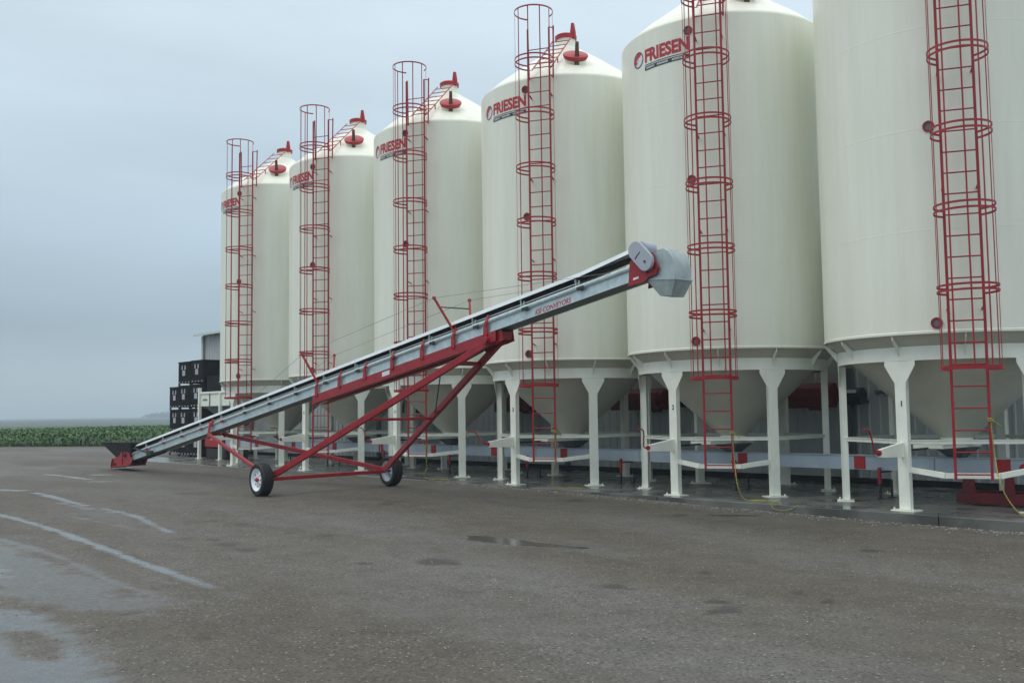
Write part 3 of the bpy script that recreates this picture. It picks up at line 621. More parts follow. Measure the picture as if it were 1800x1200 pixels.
for i, o in bins.items():
    tag(o, label=descr[i][0], cat='grain bin', group='cream hopper bins with red caged ladders in a row')
    make_crank(o, descr[i][1])
    v_, f_ = text_mesh(str(7-i), bold=0.03)
    T = Vector((math.cos(rad(-30)), math.sin(rad(-30)), 0)); O = Vector((math.sin(rad(-30)), -math.cos(rad(-30)), 0)); c0 = O*1.751
    wd = 0.018 if i == 6 else 0.042
    MB().add([c0+T*((x_-0.5)*wd+0.012)+Vector((0, 0, 1.52+0.085*y_)) for x_, y_, _ in v_], f_).build('leg_number', M_BLACK, o)
for i in range(1, 7):
    bins[i].name = 'grain_bin' if i == 6 else 'grain_bin.%03d' % (6-i)

# ------------------------------------------------------------------ yellow ropes tied to the ladders
def rope(i, end_pts, z_tie, label, coil=None):
    a = rad(A0); T = Vector((math.cos(a), math.sin(a), 0)); O = Vector((math.sin(a), -math.cos(a), 0)); C0 = Vector(((i-5)*SP, 0, 0))
    tie = C0+O*2.15+T*0.235+Vector((0, 0, z_tie))
    q = MB(); p = tie
    # knot
    q.tube([tie+T*(0.035*math.cos(k*1.05))+O*(0.03*math.sin(k*1.05))+Vector((0, 0, 0.02*math.sin(k*0.7))) for k in range(12)], 0.011, 6)
    q.tube([tie+O*0.03, tie+T*0.06+O*0.03+Vector((0, 0, -0.03)), tie+T*0.12+O*0.04+Vector((0, 0, -0.09))], 0.009, 6)
    pts_ = [tie+O*0.02, tie+O*0.035+Vector((0, 0, -0.25))+T*0.012, tie+O*0.04+T*0.03+Vector((0, 0, -0.5))]+[Vector(e) for e in end_pts]
    # smooth with Catmull-Rom
    sm = []
    P_ = [pts_[0]]+pts_+[pts_[-1]]
    for k in range(1, len(P_)-2):
        for s_ in range(8):
            t_ = s_/8; a_, b_, c_, d_ = P_[k-1:k+3]
            sm.append(0.5*((2*b_)+(c_-a_)*t_+(2*a_-5*b_+4*c_-d_)*t_*t_+(3*b_-a_-3*c_+d_)*t_**3))
    sm.append(pts_[-1]); q.tube(sm, 0.0075, 6)
    tag(q.build('rope', M_ROPE, None, smooth=60), label=label, cat='rope', group='yellow ropes tied to the bin ladders')
rope(6, [(5.62, -2.0, 0.53), (5.72, -2.0, 0.27), (5.91, -2.0, 0.06), (6.2, -1.97, 0.014), (6.7, -1.85, 0.014)], 1.32, 'yellow rope knotted to the ladder of the nearest bin and hanging out to the right')
rope(5, [(1.42, -1.95, 0.28), (1.50, -1.92, 0.06), (1.62, -1.86, 0.012), (1.9, -1.70, 0.012), (1.55, -1.75, 0.014), (2.05, -1.78, 0.012), (2.12, -2.0, 0.012), (2.2, -2.12, -0.06), (2.45, -2.14, -0.07), (2.6, -2.0, 0.012)], 1.12, 'yellow rope on the second nearest bin, coiled on the slab edge below its ladder')
rope(4, [(-3.02, -1.86, 0.10), (-2.9, -1.80, 0.014), (-2.6, -1.72, 0.012), (-2.35, -1.62, 0.012), (-2.7, -1.70, 0.013)], 1.12, 'yellow rope hanging from the ladder of the bin numbered 3')
rope(3, [(-7.2, -1.86, 0.10), (-7.1, -1.80, 0.014), (-6.7, -1.74, 0.012), (-6.4, -1.70, 0.012)], 0.75, 'yellow rope on the ladder behind the far conveyor wheel')

# ------------------------------------------------------------------ loose stones on the yard, most of them along the slab edge
M_STONE = mat('loose_stone', (0.24, 0.23, 0.20), 0.7, var=0.45, vscale=9)
st = MB()
def stone(x_, y_, r_):
    z_ = g(x_)+r_*0.25; a1 = random.uniform(0, PI); c_, s_ = math.cos(a1), math.sin(a1)
    vs_ = [(1, 0, 0), (0.3, 0.8, 0.1), (-0.7, 0.6, 0), (-0.9, -0.3, 0.1), (0.1, -0.9, 0), (0.1, 0.1, 0.75), (-0.3, -0.1, 0.6)]
    vs_ = [(vx*random.uniform(0.8, 1.2), vy*random.uniform(0.7, 1.1), vz*random.uniform(0.7, 1.1)) for vx, vy, vz in vs_]
    st.add([Vector((x_+(vx*c_-vy*s_)*r_, y_+(vx*s_+vy*c_)*r_, z_+vz*r_)) for vx, vy, vz in vs_], [(0, 1, 5), (1, 2, 6), (1, 6, 5), (2, 3, 6), (3, 4, 6), (4, 5, 6), (4, 0, 5)])
for k in range(1500):
    x_ = random.uniform(-6, 9); stone(x_, -2.1-abs(random.gauss(0, 0.22)), random.uniform(0.006, 0.02))
for k in range(2200):
    x_ = random.uniform(-9, 9.5); stone(x_, random.uniform(-14.3, -2.6), random.uniform(0.004, 0.012))
tag(st.build('loose_stones', M_STONE), label='small loose stones scattered on the yard and along the slab edge', kind='stuff')

# ------------------------------------------------------------------ low conveyor that runs under the bin outlets
root = empty('floor_conveyor', (-3, 0, 0), label='long blue grey enclosed conveyor running low under all the bin outlets', cat='conveyor')
off = (-3, 0, 0)
q = at(MB(), off); q.bx(-20.5, 9.5, -0.15, 0.15, 0.47, 0.70); q.bx(-20.5, 9.5, -0.17, 0.17, 0.701, 0.713)
for x_ in np.arange(-20.5, 9.5, 3.05): q.bx(x_-0.012, x_+0.012, -0.168, 0.168, 0.455, 0.7)
q.build('housing', M_CONV, root, bevel=0.004)
for k in range(-1, 11):
    x_ = 4.97-2.33*k; q = at(MB(), off); q.bx(x_-0.10, x_+0.10, -0.162, -0.152, 0.485, 0.70)
    for sx in (-0.08, 0.08):
        for sz_ in (0.505, 0.68): q.cyl((x_+sx, -0.162, sz_), (x_+sx, -0.168, sz_), 0.009, 6)
    q.build('access_door', M_REDB, root)
for k in range(-2, 8):
    x_ = 0.18-2.83*k; q = at(MB(), off)
    for s_ in (-0.2, 0.2):
        q.bx(x_-0.015, x_+0.015, s_-0.015, s_+0.015, 0.0, 0.30); q.bx(x_-0.05, x_+0.05, s_-0.05, s_+0.05, 0.0, 0.01)
    q.bx(x_-0.015, x_+0.015, -0.2, 0.2, 0.43, 0.455); st_ = q.build('stand', M_DARK, root)
    at(MB(), off).bx(x_-0.022, x_+0.022, -0.222, -0.178, 0.25, 0.52).build('jack', M_REDB, st_)
for k in range(6):
    x_ = 4.22-SP*k; q = at(MB(), off); q.lathe([(0.15, 0.714), (0.36, 0.86), (0.37, 0.86), (0.37, 0.868), (0.34, 0.868), (0.13, 0.714)], 4, Matrix.Translation((x_, 0, 0)) @ Matrix.Rotation(rad(45), 4, 'Z')).build('inlet', M_GREYT, root)
# motor mount with little red domes next to the door under the nearest bin
q = at(MB(), off); q.lathe([(0.06, 0.0), (0.055, 0.03), (0.035, 0.055), (0.0, 0.06)], 16, Matrix.Translation((5.27, -0.16, 0.57)) @ Matrix.Rotation(rad(90), 4, 'X')).lathe([(0.075, -0.005), (0.075, 0.008), (0.0, 0.01)], 16, Matrix.Translation((5.27, -0.155, 0.57)) @ Matrix.Rotation(rad(90), 4, 'X')).build('bearing_cap', M_REDB, root, smooth=40)
q = at(MB(), off); q.lathe([(0.05, 0.0), (0.045, 0.025), (0.0, 0.05)], 16, Matrix.Translation((0.12, -0.16, 0.53)) @ Matrix.Rotation(rad(90), 4, 'X')).build('bearing_cap', M_REDB, root, smooth=40)

# red steel base on the slab under the nearest bin
root = empty('machine_base', (5.1, 0.1, 0), label='shade-painted red steel frame base standing on the slab under the nearest bin', cat='steel base')
off = (5.1, 0.1, 0); q = at(MB(), off)
for y_ in (-0.28, 0.36): q.bx(4.30, 6.6, y_-0.04, y_+0.04, 0.03, 0.19)
for x_ in (4.36, 5.15, 6.1): q.bx(x_-0.04, x_+0.04, -0.24, 0.32, 0.05, 0.17)
q.bx(4.5, 4.56, -0.35, -0.33, 0.09, 0.12)
q.build('base_rail', M_RED_SHADED, root, bevel=0.006)  # rails and posts take the red that has shade painted in
for x_, w_ in ((4.50, 0.16), (5.10, 0.12), (5.75, 0.14)):
    at(MB(), off).prism([(x_-w_*0.62, -0.3, 0.19), (x_+w_*0.62, -0.3, 0.19), (x_+w_*0.45, -0.3, 0.466), (x_-w_*0.45, -0.3, 0.466)], (0, 0.05, 0)).build('post', M_RED_SHADED, root)
q = at(MB(), off); q.cyl((5.55, -0.02, 0.30), (5.95, -0.02, 0.30), 0.11, 16).bx(5.5, 6.0, -0.2, 0.15, 0.171, 0.19); q.build('motor', M_RED, root, smooth=40)

# ------------------------------------------------------------------ long white metal building behind the bins
root = empty('building', (-28.4, 2.72, 0), label='long low metal clad building with pale ribbed walls behind the bins', cat='building')
off = (-28.4, 2.72, 0); YB = 2.75; XL = -28.55; XR = 16.0; HE = 4.92
def ribbed(p0, dirv, length, h0, h1, outv, pitch=0.23, gable=None):
    q = at(MB(), off); n_ = int(length/pitch); pts_ = []
    for k in range(n_+1):
        b_ = k*pitch
        for dx, dd in ((0, 0), (pitch*0.70, 0), (pitch*0.78, 0.022), (pitch*0.92, 0.022)):
            if b_+dx <= length: pts_.append((b_+dx, dd))
    vs_ = []
    for s_, dd in pts_:
        base = Vector(p0)+Vector(dirv)*s_+Vector(outv)*dd; top = h1 if gable is None else gable(s_)
        vs_ += [base+Vector((0, 0, h0)), base+Vector((0, 0, top))]
    q.add(vs_, [(2*k, 2*k+2, 2*k+3, 2*k+1) for k in range(len(pts_)-1)])
    return q
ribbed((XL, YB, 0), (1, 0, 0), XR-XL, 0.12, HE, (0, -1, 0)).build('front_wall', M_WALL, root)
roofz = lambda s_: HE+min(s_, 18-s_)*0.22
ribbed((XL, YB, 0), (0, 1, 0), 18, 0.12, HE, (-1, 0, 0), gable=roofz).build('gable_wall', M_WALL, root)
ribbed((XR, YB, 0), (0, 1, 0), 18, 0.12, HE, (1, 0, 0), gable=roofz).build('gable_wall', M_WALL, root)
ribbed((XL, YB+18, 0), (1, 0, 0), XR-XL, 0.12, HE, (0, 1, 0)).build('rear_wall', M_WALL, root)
q = at(MB(), off)
for (ya, za, yb, zb_) in ((YB-0.32, HE-0.04, YB+9, HE+1.98), (YB+18.32, HE-0.04, YB+9, HE+1.98)):
    n_ = Vector((0, zb_-za, -(yb-ya))).normalized(); 
    q.add([(XL-0.16, ya, za+0.06), (XR+0.3, ya, za+0.06), (XR+0.3, yb, zb_+0.06), (XL-0.16, yb, zb_+0.06), (XL-0.16, ya, za), (XR+0.3, ya, za), (XR+0.3, yb, zb_), (XL-0.16, yb, zb_)], [(0, 1, 2, 3), (7, 6, 5, 4), (0, 4, 5, 1), (0, 3, 7, 4), (1, 5, 6, 2)])
q.build('roof', M_ROOF, root)
q = at(MB(), off); q.bx(XL-0.16, XR+0.3, YB-0.36, YB-0.31, HE-0.05, HE+0.04); q.build('eave_gutter', M_TRIM, root)
q = at(MB(), off); q.bx(XL-0.05, XL+0.09, YB-0.045, YB-0.023, 0.1, HE-0.05).bx(XL-0.05, XL-0.025, YB-0.023, YB+0.12, 0.1, HE-0.05).build('corner_trim', M_TRIM, root)
q = at(MB(), off); q.bx(XL+0.10, XL+0.26, YB-0.03, YB-0.024, 0.1, HE-0.05).build('dark_corner_strip', M_GREYT, root)
q = at(MB(), off); q.bx(XL, XR, YB-0.025, YB+0.05, -0.35, 0.115).build('base_flashing', M_BLACK, root)
for x_ in (-24.0, -15.5, -7.0, 0.98, 9.6): at(MB(), off).bx(x_-0.06, x_+0.06, YB-0.13, YB-0.025, 0.12, HE-0.1).build('downpipe', M_GREYT, root)
q = at(MB(), off); q.bx(1.5, 2.9, YB-0.08, YB-0.026, 1.78, 1.85).build('conduit', M_GREYT, root)
# red ducts on the building wall, one by each gap between bins
dp_ = None
for k in range(5):
    x_ = 0.82-SP*k+(4.22 if k == 9 else 0)
    if dp_ is None:
        dp_ = empty('wall_duct', (0.2, 2.3, 1.5))
        q = at(MB(), (0.2, 2.3, 1.5)); q.prism([(-0.62, 2.0, 1.52), (-0.62, 2.66, 1.52), (-0.62, 2.66, 2.02), (-0.62, 2.28, 2.02), (-0.62, 2.06, 1.92), (-0.62, 2.0, 1.74)], (0.02, 0, 0))
        q = at(MB(), (0.2, 2.3, 1.5)); q.prism([(0.02, 2.0, 1.52), (0.02, 2.66, 1.52), (0.02, 2.66, 2.02), (0.02, 2.28, 2.02), (0.02, 2.06, 1.92), (0.02, 2.0, 1.74)], (1.36, 0, 0)).build('casing', M_RED_SHADED, dp_, bevel=0.02)
        at(MB(), (0.2, 2.3, 1.5)).cyl((0.70, 2.3, 1.76), (0.82, 2.3, 1.76), 0.235, 24).build('round_cap', M_RED_SHADED, dp_, smooth=40)
        at(MB(), (0.2, 2.3, 1.5)).bx(0.4, 0.68, 2.05, 2.3, 1.47, 1.519).build('outlet', M_DARK, dp_)
        mt = at(MB(), (0.2, 2.3, 1.5)).cyl((1.0, 2.35, 1.74), (1.42, 2.35, 1.74), 0.17, 20).bx(1.05, 1.35, 2.3, 2.72, 1.60, 1.66).build('motor', M_BLUE, dp_, smooth=40)
        at(MB(), (0.2, 2.3, 1.5)).bx(1.12, 1.36, 2.16, 2.2, 1.80, 1.86).build('tag_plate', M_LABEL, dp_); o_ = dp_
    else: o_ = copy_tree(dp_); o_.location = (0.2-SP*k, 2.3, 1.5)
    pair = ['numbered 1 and 2', 'numbered 2 and 3', 'numbered 3 and 4', 'numbered 4 and 5', 'numbered 5 and 6'][k]
    pair = ['under the right side of bin 2', 'under the right side of bin 3', 'under the right side of bin 4', 'under the right side of bin 5', 'under the right side of the farthest bin'][k]
    tag(o_, label='shade-painted red duct on the wall seen '+pair, cat='duct', group='red ducts on the building wall')

# ------------------------------------------------------------------ stacked black boxes
bt = None
def make_tote():
    r = empty('storage_box'); wx, wy, hh = 1.02, 1.14, 0.90
    q = MB(); q.bx(-wx/2, wx/2, -wy/2, wy/2, 0.075, hh-0.03)
    for sx in (-1, 1):
        for sy in (-1, 1): q.bx(sx*wx/2-0.06*(sx > 0)-0.0, sx*wx/2+0.06*(sx < 0), sy*wy/2-0.06*(sy > 0), sy*wy/2+0.06*(sy < 0), 0.0, 0.074)
    for k in range(5): q.bx(-wx/2+0.1+k*0.2, -wx/2+0.13+k*0.2, -wy/2-0.012, -wy/2+0.001, 0.2, hh-0.08); q.bx(wx/2-0.001, wx/2+0.012, -wy/2+0.12+k*0.22, -wy/2+0.15+k*0.22, 0.2, hh-0.08)
    q.build('body', M_TOTE, r)
    MB().bx(-wx/2-0.015, wx/2+0.015, -wy/2-0.015, wy/2+0.015, hh-0.029, hh-0.001).build('lid', M_TOTE, r)
    for (x0, x1, z0, z1) in ((-0.19, -0.10, 0.60, 0.76), (0.06, 0.15, 0.60, 0.76)):
        MB().prism([(x0, 0, z0), (x1, 0, z0), (x1-0.015, 0, z1), (x0+0.03, 0, z1)], (0, 0.02, 0)).build('latch', M_MARK, r).location = (0, -wy/2-0.02, 0)
    MB().bx(-0.13, 0.10, -wy/2-0.022, -wy/2-0.012, 0.36, 0.57).build('label_card', M_MARK, r)
    for k in range(4): MB().bx(-0.41+k*0.26, -0.35+k*0.26, -wy/2-0.02, -wy/2-0.001, 0.085, 0.13).build('foot_plug', M_MARK, r)
    return r
cols_ = [(-27.42, 1.63, 3), (-25.33, 1.07, 4), (-24.22, 1.07, 4)]
lv_ = ['bottom', 'second', 'third', 'top']
first = True
cn_ = {0: 'left', 1: 'middle', 2: 'right'}
for ci, (x_, y_, n_) in enumerate(cols_):
    for k in range(n_):
        if first: o_ = make_tote(); bt = o_; first = False
        else: o_ = copy_tree(bt)
        o_.location = (x_+random.uniform(-0.02, 0.02), y_+random.uniform(-0.02, 0.02), (0.0 if x_ > -24.6 else g(x_))+0.905*k); o_.rotation_euler = (0, 0, rad(random.uniform(-0.8, 0.8)))
        lab = 'black box with white latches, %s of the %s stack' % (('topmost' if k == n_-1 else ('bottommost' if k == 0 else lv_[k]+' from the bottom')), cn_[ci])
        tag(o_, label=lab, cat='storage box', group='black seed boxes stacked at the end of the slab')

# cream batch hopper standing between the boxes and the farthest bin
root = empty('batch_hopper', (-21.5, 0.4, 0), label='small cream steel hopper on square posts between the black boxes and the farthest bin', cat='hopper')
off = (-21.5, 0.4, 0)
q = at(MB(), off); q.bx(-22.55, -19.6, -0.10, -0.06, 1.86, 2.30).bx(-22.55, -19.6, 1.16, 1.2, 1.86, 2.30).bx(-22.6, -22.56, -0.1, 1.2, 1.86, 2.3).bx(-19.59, -19.55, -0.1, 1.2, 1.86, 2.3)
q.bx(-22.64, -19.5, -0.14, -0.02, 2.301, 2.37).bx(-22.64, -19.5, 1.12, 1.24, 2.301, 2.37); q.build('tank', M_CREAM, root, bevel=0.008)
for x_ in (-22.62, -21.0, -19.45):
    for y_ in (-0.12, 1.22):
        p_ = at(MB(), off).bx(x_-0.05, x_+0.05, y_-0.05, y_+0.05, 0.012, 2.299 if x_ > -22 else 2.52).build('post', M_CREAM, root, bevel=0.004)
        at(MB(), off).bx(x_-0.11, x_+0.11, y_-0.11, y_+0.11, 0.0, 0.012).build('base_plate', M_CREAM, p_)
for x_ in (-21.85, -20.3): at(MB(), off).bx(x_-0.02, x_+0.02, -0.125, -0.101, 1.75, 2.29).build('strap', M_GREYT, root)
q = at(MB(), off); q.add([(-22.5, 0, 1.855), (-19.6, 0, 1.855), (-19.6, 1.1, 1.855), (-22.5, 1.1, 1.855), (-21.4, 0.4, 1.15), (-20.8, 0.4, 1.15), (-20.8, 0.8, 1.15), (-21.4, 0.8, 1.15)], [(0, 1, 5, 4), (1, 2, 6, 5), (2, 3, 7, 6), (3, 0, 4, 7), (4, 5, 6, 7)]).build('funnel', M_GREYT, root)
at(MB(), off).bx(-22.45, -21.4, 0.0, 0.8, 0.42, 0.82).build('motor_box', M_REDB, root, bevel=0.02)
at(MB(), off).bx(-22.45, -20.9, 0.05, 0.9, 0.02, 0.38).build('lower_bin', M_BLACK, root, bevel=0.02)
at(MB(), off).bx(-21.1, -20.9, -0.05, 0.1, 2.371, 2.52).build('vent', M_TRIM, root)
v_, f_ = text_mesh('MIDWEST', bold=0.01)
MB_ = at(MB(), off)
# short unreadable grey maker's mark on the tank
for k in range(6): MB_.bx(-22.40+k*0.06, -22.355+k*0.06, -0.1035, -0.1015, 2.05, 2.13-(k % 2)*0.01)
MB_.build('faded_marks', M_GREYT, root)
q = at(MB(), off); q.prism([(-22.4, 0.55, 2.33), (-19.9, 0.55, 2.33), (-20.9, 0.55, 2.95), (-22.4, 0.55, 2.95)], (0, 1.0, 0)).build('lid', M_TOTE, root)

# ------------------------------------------------------------------ portable belt conveyor
FZ = Vector((-18.0, -4.5, 0)); az = rad(-2.2); DD = Vector((math.cos(az), math.sin(az), 0)); NR = Vector((math.sin(az), -math.cos(az), 0))   # NR points to the viewer's side
def C(s, o, z):      # the trough is narrow: its centre line lies 0.06 m nearer the viewer than the foot of the frame
    a = abs(o); a = a*0.5 if a < 0.12 else a-0.06
    return FZ+DD*s+NR*(0.06+math.copysign(a, o))+Vector((0, 0, z))
zb = lambda s: 0.128+0.1552*s                     # underside of the trough
TH = math.atan(0.1552); UD = (DD*math.cos(TH)+Vector((0, 0, math.sin(TH)))); UN = (Vector((0, 0, math.cos(TH)))-DD*math.sin(TH))
loc0 = C(12, 0, 0)
root = empty('belt_conveyor', tuple(loc0), label='long galvanised belt conveyor raised on a red wheeled undercarriage across the yard', cat='conveyor')
def K_(): return at(MB(), loc0)
def sweep(prof, s0, s1, name, m_, par=root, base=zb, bev=0, n=1):   # prof: closed polygon of (offset, height above underside)
    q = K_(); m2 = len(prof); vs_ = []
    for s_ in (s0, s1): vs_ += [C(s_, o_, base(s_)+h_) for o_, h_ in prof]
    q.add(vs_, [(k, (k+1) % m2, m2+(k+1) % m2, m2+k) for k in range(m2)]+[tuple(range(m2))[::-1], tuple(range(m2, 2*m2))])
    return q.build(name, m_, par, bevel=bev)
S0, S1 = 1.0, 20.35
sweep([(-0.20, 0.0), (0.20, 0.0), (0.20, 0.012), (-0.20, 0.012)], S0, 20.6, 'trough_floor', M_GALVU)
for sg_ in (1, -1):
    w_ = 0.20*sg_
    # side panel and its rolled upper rail, one folded sheet
    pr = [(w_, 0.0), (w_+0.004*sg_, 0.0), (w_+0.004*sg_, 0.145), (w_+0.028*sg_, 0.152), (w_+0.040*sg_, 0.170), (w_+0.042*sg_, 0.195), (w_+0.030*sg_, 0.216), (w_+0.006*sg_, 0.226), (w_-0.02*sg_, 0.226), (w_-0.02*sg_, 0.222), (w_, 0.215)]
    o_ = sweep(pr, S0, S1, 'side_panel', M_GALV)
    # flange along the floor edge
    sweep([(w_+0.004*sg_, 0.0), (w_+0.022*sg_, -0.004), (w_+0.022*sg_, 0.006), (w_+0.004*sg_, 0.012)], S0, S1, 'edge_flange', M_GALV)
    sweep([(w_-0.03*sg_, 0.262), (w_-0.018*sg_, 0.262), (w_-0.018*sg_, 0.272), (w_-0.03*sg_, 0.272)], 3.0, 19.2, 'side_rod', M_GALVL)
# upper run: cover sheet with turned-down edges above the belt
CB = lambda s: zb(s)+0.0
def cover_z(s): return zb(s)
sweep([(-0.235, 0.335), (-0.225, 0.395), (-0.12, 0.425), (0.12, 0.425), (0.225, 0.395), (0.235, 0.335), (0.229, 0.335), (0.22, 0.388), (0.12, 0.418), (-0.12, 0.418), (-0.22, 0.388), (-0.229, 0.335)], 1.2, 19.3, 'belt_cover', M_GALVL)
q = K_(); m2 = 6; prf = [(-0.235, 0.335), (-0.225, 0.395), (-0.12, 0.425), (0.12, 0.425), (0.225, 0.395), (0.235, 0.335)]
vs_ = [C(s_, o_, zb(s_)+h_+dz) for s_, dz in ((19.3, 0.0), (20.32, 0.055)) for o_, h_ in prf]
q.add(vs_, [(k, k+1, m2+k+1, m2+k) for k in range(m2-1)]).build('head_cover', M_GALVL, root)
sweep([(-0.155, 0.335), (0.155, 0.335), (0.18, 0.345), (0.175, 0.355), (-0.175, 0.355), (-0.18, 0.345)], 1.2, 20.3, 'upper_belt', M_BLACK)
sweep([(-0.17, 0.06), (0.17, 0.06), (0.19, 0.10), (0.185, 0.108), (0.165, 0.07), (-0.165, 0.07), (-0.185, 0.108), (-0.19, 0.10)], 1.2, 20.4, 'lower_belt', M_BLACK)
# posts carrying the cover, and roller ends on the rail
s_ = 2.1
while s_ < 20:
    for sg_ in (1, -1):
        K_().beam(C(s_, sg_*0.205, zb(s_)+0.20), C(s_-0.02, sg_*0.205, zb(s_)+0.345), 0.03, 0.012, up=DD).beam(C(s_+0.06, sg_*0.205, zb(s_)+0.21), C(s_+0.06, sg_*0.205, zb(s_)+0.30), 0.02, 0.01, up=DD).build('cover_post', M_GALV, root)
    q = K_().cyl(C(s_+0.12, -0.262, zb(s_)+0.165), C(s_+0.12, 0.262, zb(s_)+0.165), 0.02, 10); q.beam(C(s_+0.05, 0.248, zb(s_)+0.168), C(s_+0.19, 0.248, zb(s_)+0.185), 0.012, 0.05); q.build('roller_shaft', M_DARK if int(s_*10) % 3 else M_RED, root, smooth=40)
    s_ += 1.22
# lettering on the near side panel
v_, f_ = text_mesh('KSI CONVEYORS', bold=0.024, shear=0.25)
K_().add([C(18.27+0.80*x_, 0.2055, zb(18.27+0.80*x_)+0.014+0.078*y_) for x_, y_, _ in v_], f_).build('lettering', M_REDT, root)
# red truss beam clamped below the trough
for sg_ in (1, -1):
    sweep([(sg_*0.10, -0.175), (sg_*0.235, -0.175), (sg_*0.235, -0.005), (sg_*0.22, -0.005), (sg_*0.22, -0.16), (sg_*0.10, -0.16)], 11.45, 17.35, 'lift_track', M_RED)
for s_ in (11.61, 12.51, 13.45, 14.38, 15.32, 16.23, 17.10):
    for sg_ in (1, -1):
        q = K_(); z0 = zb(s_)
        q.beam(C(s_, sg_*0.244, z0-0.06), C(s_+0.01, sg_*0.244, z0+0.13), 0.10, 0.012, up=NR).beam(C(s_+0.01, sg_*0.250, z0+0.12), C(s_+0.05, sg_*0.256, z0+0.19), 0.06, 0.02, up=NR).beam(C(s_+0.05, sg_*0.250, z0+0.17), C(s_+0.06, sg_*0.225, z0+0.29), 0.05, 0.014, up=NR)
        for dx in (-0.03, 0.03): q.cyl(C(s_+dx, sg_*0.24, z0-0.04), C(s_+dx, sg_*0.262, z0-0.04), 0.012, 6)
        q.build('clamp', M_REDB if sg_ > 0 else M_RED, root)
K_().prism([C(14.05, 0.238, zb(14.05)-0.12), C(14.30, 0.238, zb(14.3)-0.12), C(14.30, 0.238, zb(14.3)-0.04), C(14.05, 0.238, zb(14.05)-0.04)], NR*0.004).build('decal', M_LABEL, root)
# wheels
def wheel(s_, o_, out_):       # out_ = +1: outer side of the rim faces NR
    c = C(s_, o_, g(C(s_, o_, 0).x)+0.315); ax = NR*out_
    Q = ax.to_track_quat('Z', 'Y').to_matrix().to_4x4(); Q.translation = c
    r = 0.315; prof = [(0.207, -0.10), (0.24, -0.107), (0.285, -0.112), (r-0.012, -0.098), (r, -0.07)]
    for k in range(5): z_ = -0.06+k*0.03; prof += [(r, z_-0.008), (r-0.009, z_-0.006), (r-0.009, z_+0.006), (r, z_+0.008)]
    prof += [(r, 0.07), (r-0.012, 0.098), (0.285, 0.112), (0.24, 0.107), (0.207, 0.10), (0.200, 0.0), (0.207, -0.10)]
    wr = empty('wheel', tuple(c-loc0)); wr.parent = root
    def B(): q = MB(); q.off = c; return q
    B().lathe(prof, 48, Q, caps=False).build('tyre', M_TYRE, wr, smooth=35)
    rm = B().lathe([(0.200, -0.095), (0.214, -0.103), (0.214, -0.085), (0.19, -0.07), (0.18, 0.0), (0.19, 0.07), (0.205, 0.085), (0.214, 0.109), (0.200, 0.104), (0.175, 0.075), (0.150, 0.062), (0.135, 0.070), (0.06, 0.072), (0.0, 0.072)], 40, Q, caps=False).build('rim', M_RIM, wr, smooth=40)
    for k in range(8):
        a_ = k*PI/4; p_ = Q @ Vector((0.122*math.cos(a_), 0.122*math.sin(a_), 0.066)); B().cyl(p_, p_+ax*0.01, 0.016, 12).build('vent_hole', M_DARK, rm)
    hb = B(); p0 = Q @ Vector((0, 0, 0.06)); hb.cyl(p0, p0+ax*0.05, 0.036, 16).cyl(p0+ax*0.05, p0+ax*0.07, 0.03, 16, 0.018)
    for k in range(5): a_ = k*2*PI/5; p_ = Q @ Vector((0.065*math.cos(a_), 0.065*math.sin(a_), 0.068)); hb.cyl(p_, p_+ax*0.018, 0.008, 6)
    hb.build('hub', M_REDB, wr, smooth=40)
    return c
HN = (12.05, 1.645); HF = (11.70, -1.61)
cN = wheel(HN[0], HN[1], 1); cF = wheel(HF[0], HF[1], -1)
iN = cN-NR*0.16; iF = cF+NR*0.16
def bar(p, q_, w_, h_, name, m_=M_RED, up=(0, 0, 1)): return K_().beam(p, q_, w_, h_, up=up).build(name, m_, root, bevel=0.006)
kN = C(17.15, 0.16, zb(17.15)-0.13); kF = C(17.15, -0.16, zb(17.15)-0.13)
K_().tube([cN-NR*0.02, cF+NR*0.02], 0.022, 12).build('axle_stub', M_DARK, root, smooth=40)
bar(iN+DD*0.02, iF+DD*0.02, 0.07, 0.07, 'axle_beam')
bar(iN+Vector((0, 0, 0.02)), kN, 0.075, 0.11, 'lift_arm'); bar(iF+Vector((0, 0, 0.02)), kF, 0.075, 0.11, 'lift_arm')
gN = C(6.40, 0.27, zb(6.4)+0.02); gF = C(6.40, -0.27, zb(6.4)-0.04)
q = K_(); q.beam(gN+Vector((0, 0, -0.06))+DD*-0.02, iN+Vector((0, 0, 0.02)), 0.06, 0.075); q.build('rear_strut', M_RED, root, bevel=0.006)
bar(gF+DD*0.02+Vector((0, 0, -0.03)), iF+Vector((0, 0, 0.04)), 0.06, 0.09, 'rear_strut')
q = K_()
for sg_ in (1, -1):
    q.beam(C(6.36, sg_*0.262, zb(6.36)-0.11), C(6.50, sg_*0.262, zb(6.5)+0.22), 0.11, 0.018, up=NR); q.beam(C(6.5, sg_*0.25, zb(6.5)+0.14), C(6.62, sg_*0.25, zb(6.6)+0.27), 0.08, 0.02, up=NR)
q.beam(C(6.36, 0.27, zb(6.36)-0.05), C(6.36, -0.27, zb(6.36)-0.05), 0.06, 0.06); q.build('pivot_bracket', M_REDB, root, bevel=0.004)
